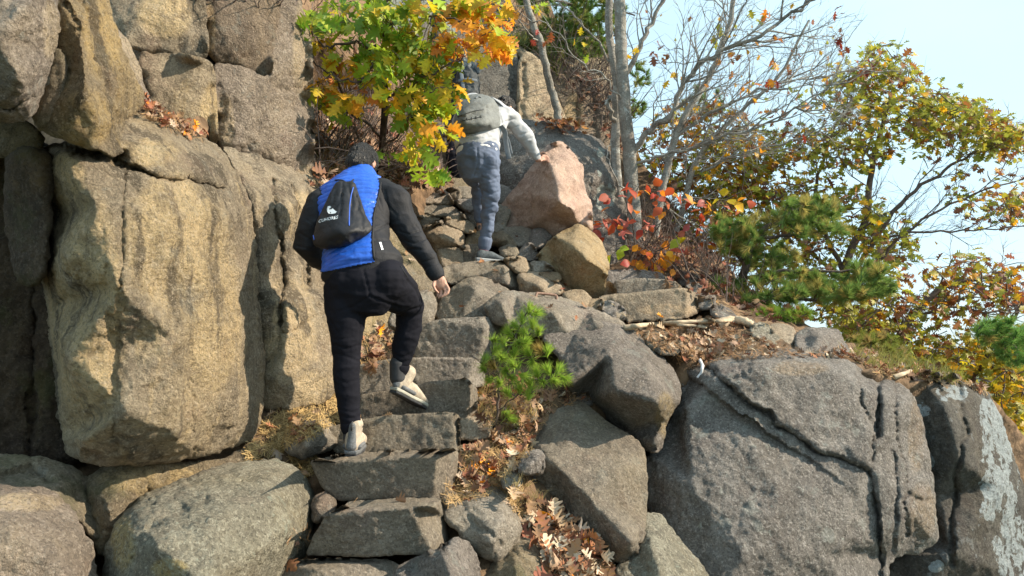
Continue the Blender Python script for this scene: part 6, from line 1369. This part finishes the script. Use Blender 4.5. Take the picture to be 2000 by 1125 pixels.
litter('orange needles and leaves filling the gap right of the second and third steps', [([(900, 890), (960, 850), (1040, 850), (1040, 880), (1000, 920), (970, 950), (900, 950)], 130, 1500), ([(860, 940), (960, 940), (990, 950), (940, 975), (870, 985)], 16, 320), ([(980, 950), (1020, 950), (1020, 1010), (1000, 1000)], 12, 260)], 70, (.05, .10), (('tan', 3), ('redbrown', 3), ('brown', 3), ('pale', 2), ('orange', .3)), loc=(970, 900, 4.1), pile=.03)
litter('brown leaves and needles under the little pine', [([(935, 750), (1000, 740), (1060, 760), (1130, 760), (1150, 785), (1070, 800), (1050, 850), (950, 860)], 120, 500)], 50, (.05, .10), loc=(1000, 800, 4.4), pile=.03)
litter('dry orange pine needles left of the standing boot', [([(480, 890), (520, 820), (560, 800), (600, 790), (660, 760), (665, 820), (640, 835), (560, 880), (500, 900)], 26, 1700), ([(560, 885), (620, 885), (610, 930), (600, 940)], 5, 260)], 20, (.05, .09), loc=(560, 830, 4.1), pile=.02)
litter('curled red-brown leaves between the black trouser legs behind the fifth step', [([(705, 660), (765, 650), (770, 712), (705, 715)], 60, 120)], 40, (.06, .11), RBW, loc=(735, 695, 4.9), pile=.04)
litter('dead leaves caught on the small ledge below the square grey-brown block', [([(272, 225), (296, 204), (340, 222), (390, 262), (400, 280), (340, 262)], 110, 160)], 60, (.03, .065), (('redbrown', 4), ('brown', 3), ('orange', 1), ('tan', 3), ('pale', 1)), loc=(330, 240, 4.3), pile=.04)
litter('leaf litter strewn over the ledge above the dark grey face', [([(1225, 640), (1290, 628), (1420, 628), (1500, 670), (1560, 692), (1640, 695), (1400, 705), (1350, 725), (1310, 700)], 230, 1700), ([(1290, 640), (1400, 645), (1400, 700), (1340, 705)], 100, 300), ([(1560, 690), (1700, 690), (1760, 720), (1640, 700)], 90, 160)], 120, (.035, .08), (('tan', 4), ('brown', 4), ('redbrown', 2), ('pale', 3), ('dark', 2)), loc=(1400, 680, 5.3), pile=.03)
litter('dry leaves and needles along the rim above the lichened cliff corner', [([(1660, 700), (1760, 715), (1880, 735), (1960, 790), (1880, 750), (1720, 735)], 120, 500)], 40, (.04, .09), loc=(1780, 735, 5.5), pile=.02)
litter('sparse leaves around the three far steps', [([(1160, 530), (1330, 530), (1400, 560), (1460, 600), (1460, 625), (1200, 640)], 60, 160)], 30, (.05, .10), (('tan', 3), ('redbrown', 4), ('orange', 2), ('brown', 3)), loc=(1300, 600, 6.4), pile=.02, minz=.8)
litter('brown leaves and needles at the bottom left of the lowest step', [([(545, 1110), (560, 1050), (600, 1030), (612, 1060), (595, 1100)], 22, 300)], 20, (.05, .09), RBW, loc=(580, 1080, 3.5), pile=.03)
litter('dead leaves under the oak on the slope behind the blue jacket', [([(610, 220), (700, 260), (860, 330), (870, 370), (760, 380), (740, 350), (610, 365)], 420, 300)], 60, (.06, .12), (('brown', 4), ('redbrown', 4), ('tan', 3), ('pale', 1), ('dark', 2)), loc=(740, 330, 6.6), pile=.08)
litter('scattered leaves on the stones and steps', [([(780, 360), (1000, 400), (1180, 560), (1180, 640), (900, 620), (800, 700), (940, 710), (920, 960), (620, 1000), (700, 720), (780, 600)], 70, 90)], 40, (.04, .085), RBW, loc=(850, 800, 4.5), pile=.01, maxd=8, minz=.55)
litter('red-brown leaves along the top of the big grey boulder', [([(1040, 232), (1120, 238), (1140, 262), (1080, 258)], 60, 20)], 20, (.06, .12), (('redbrown', 4), ('rust', 4), ('brown', 2)), loc=(1090, 245, 8.5), pile=.08)
litter('leaf covered hillside below the thicket', [([(1230, 400), (1330, 440), (1440, 560), (1560, 610), (1500, 640), (1380, 590), (1240, 520)], 380, 200), ([(1060, 100), (1200, 180), (1230, 320), (1150, 260)], 90, 0), ([(620, 60), (900, 100), (900, 330), (640, 240)], 220, 0)], 20, (.06, .12), (('brown', 5), ('dark', 3), ('tan', 2), ('redbrown', 3)), loc=(1400, 560, 7.5), pile=.10)

# tangle of dead twigs behind the blue climber, dry grass tufts
def tangle(name, label, zone, n_, L0, r, dr=None, cat='brush', mat='twig', lift=.0):
    V, F = [], []
    for (x, y) in poly_sample(zone, n_):
        a, nrm = hit(x, y)
        if a is None: continue
        d = (nrm*.5+Vector((rnd.gauss(0, .7), rnd.gauss(-.1, .4), abs(rnd.gauss(.6, .5))))).normalized(); p = a.copy(); pts = [p.copy()]; l = L0*rnd.uniform(.4, 1.2)
        for k in range(5): d = (d+rv(.22)).normalized(); p = p+d*l/5; pts.append(p.copy())
        tube(V, F, pts, [r*(1-.15*k)*rnd.uniform(.6, 1.3) for k in range(6)], 4, cap=False)
    ob = mesh_obj(name, V, F, M[mat]); tag(ob, label, None, None, 'stuff'); return ob
tangle('dead_brush', 'tangled dead twigs behind the blue jacket', [(610, 180), (700, 200), (780, 300), (870, 330), (860, 375), (750, 350), (610, 350)], 330, .6, .006)
tangle('dead_brush', 'grey twiggy brush on the slope below the bare trunks', [(1230, 380), (1330, 420), (1440, 530), (1520, 600), (1440, 600), (1300, 540), (1230, 500)], 420, .6, .006)
tangle('dead_brush', 'bare brush over the back cliff top', [(980, 20), (1060, 60), (1200, 100), (1225, 300), (1150, 240), (1060, 130)], 260, .8, .007)
tangle('dead_brush', 'brush hanging above the upper cliff blocks', [(340, 0), (600, -30), (615, 60), (560, 20), (400, 10)], 40, .4, .005)
def grass(label, zone, n_, h, col, w=.0016):
    VV, FF, CC = [], [], []
    for (x, y) in poly_sample(zone, n_):
        a, nrm = hit(x, y)
        if a is None: continue
        for k in range(7):
            d = (Vector((0, -.2, 1))+rv(.5)).normalized(); l = h*rnd.uniform(.5, 1.2); s_ = d.cross(Vector((rnd.random(), 1, 0))).normalized()*w*max(1, a.y/4); b = len(VV); m_ = a+d*l*.55; tip = a+(d+rv(.25)+Vector((0, -.1, -.25))).normalized()*l
            VV += [a-s_, a+s_, m_+s_*.7, m_-s_*.7, tip]; FF += [[b, b+1, b+2, b+3], [b+3, b+2, b+4]]; q_ = rnd.uniform(.6, 1.3); CC += [(col[0]*q_, col[1]*q_, col[2]*q_, 1)]*5
    ob = mesh_obj('grass', VV, FF, M['needle'], smooth=False); tag(ob, label, None, None, 'stuff')
    a = ob.data.attributes.new('leafcol', 'FLOAT_COLOR', 'POINT'); a.data.foreach_set('color', np.array(CC, np.float32).ravel())
grass('green and dry grass tufts along the rim of the ledge', [(1640, 690), (1760, 700), (1890, 735), (1880, 750), (1700, 720)], 90, .14, (.28, .27, .08))
grass('dry grass beside the little pine', [(930, 740), (1000, 740), (1070, 770), (1040, 850), (940, 840)], 60, .12, (.50, .38, .16))
grass('grass on top of the back cliff', [(1000, 90), (1060, 80), (1090, 150), (1060, 110)], 60, .3, (.17, .19, .06), .003)
grass('tufts of grass on the slope behind the blue jacket', [(620, 300), (760, 320), (860, 340), (860, 370), (620, 350)], 60, .2, (.30, .24, .09), .002)
grass('dry grass stems in the gap below the tilted grey stone', [(985, 950), (1040, 945), (1060, 980), (1020, 1000)], 16, .10, (.45, .36, .18))
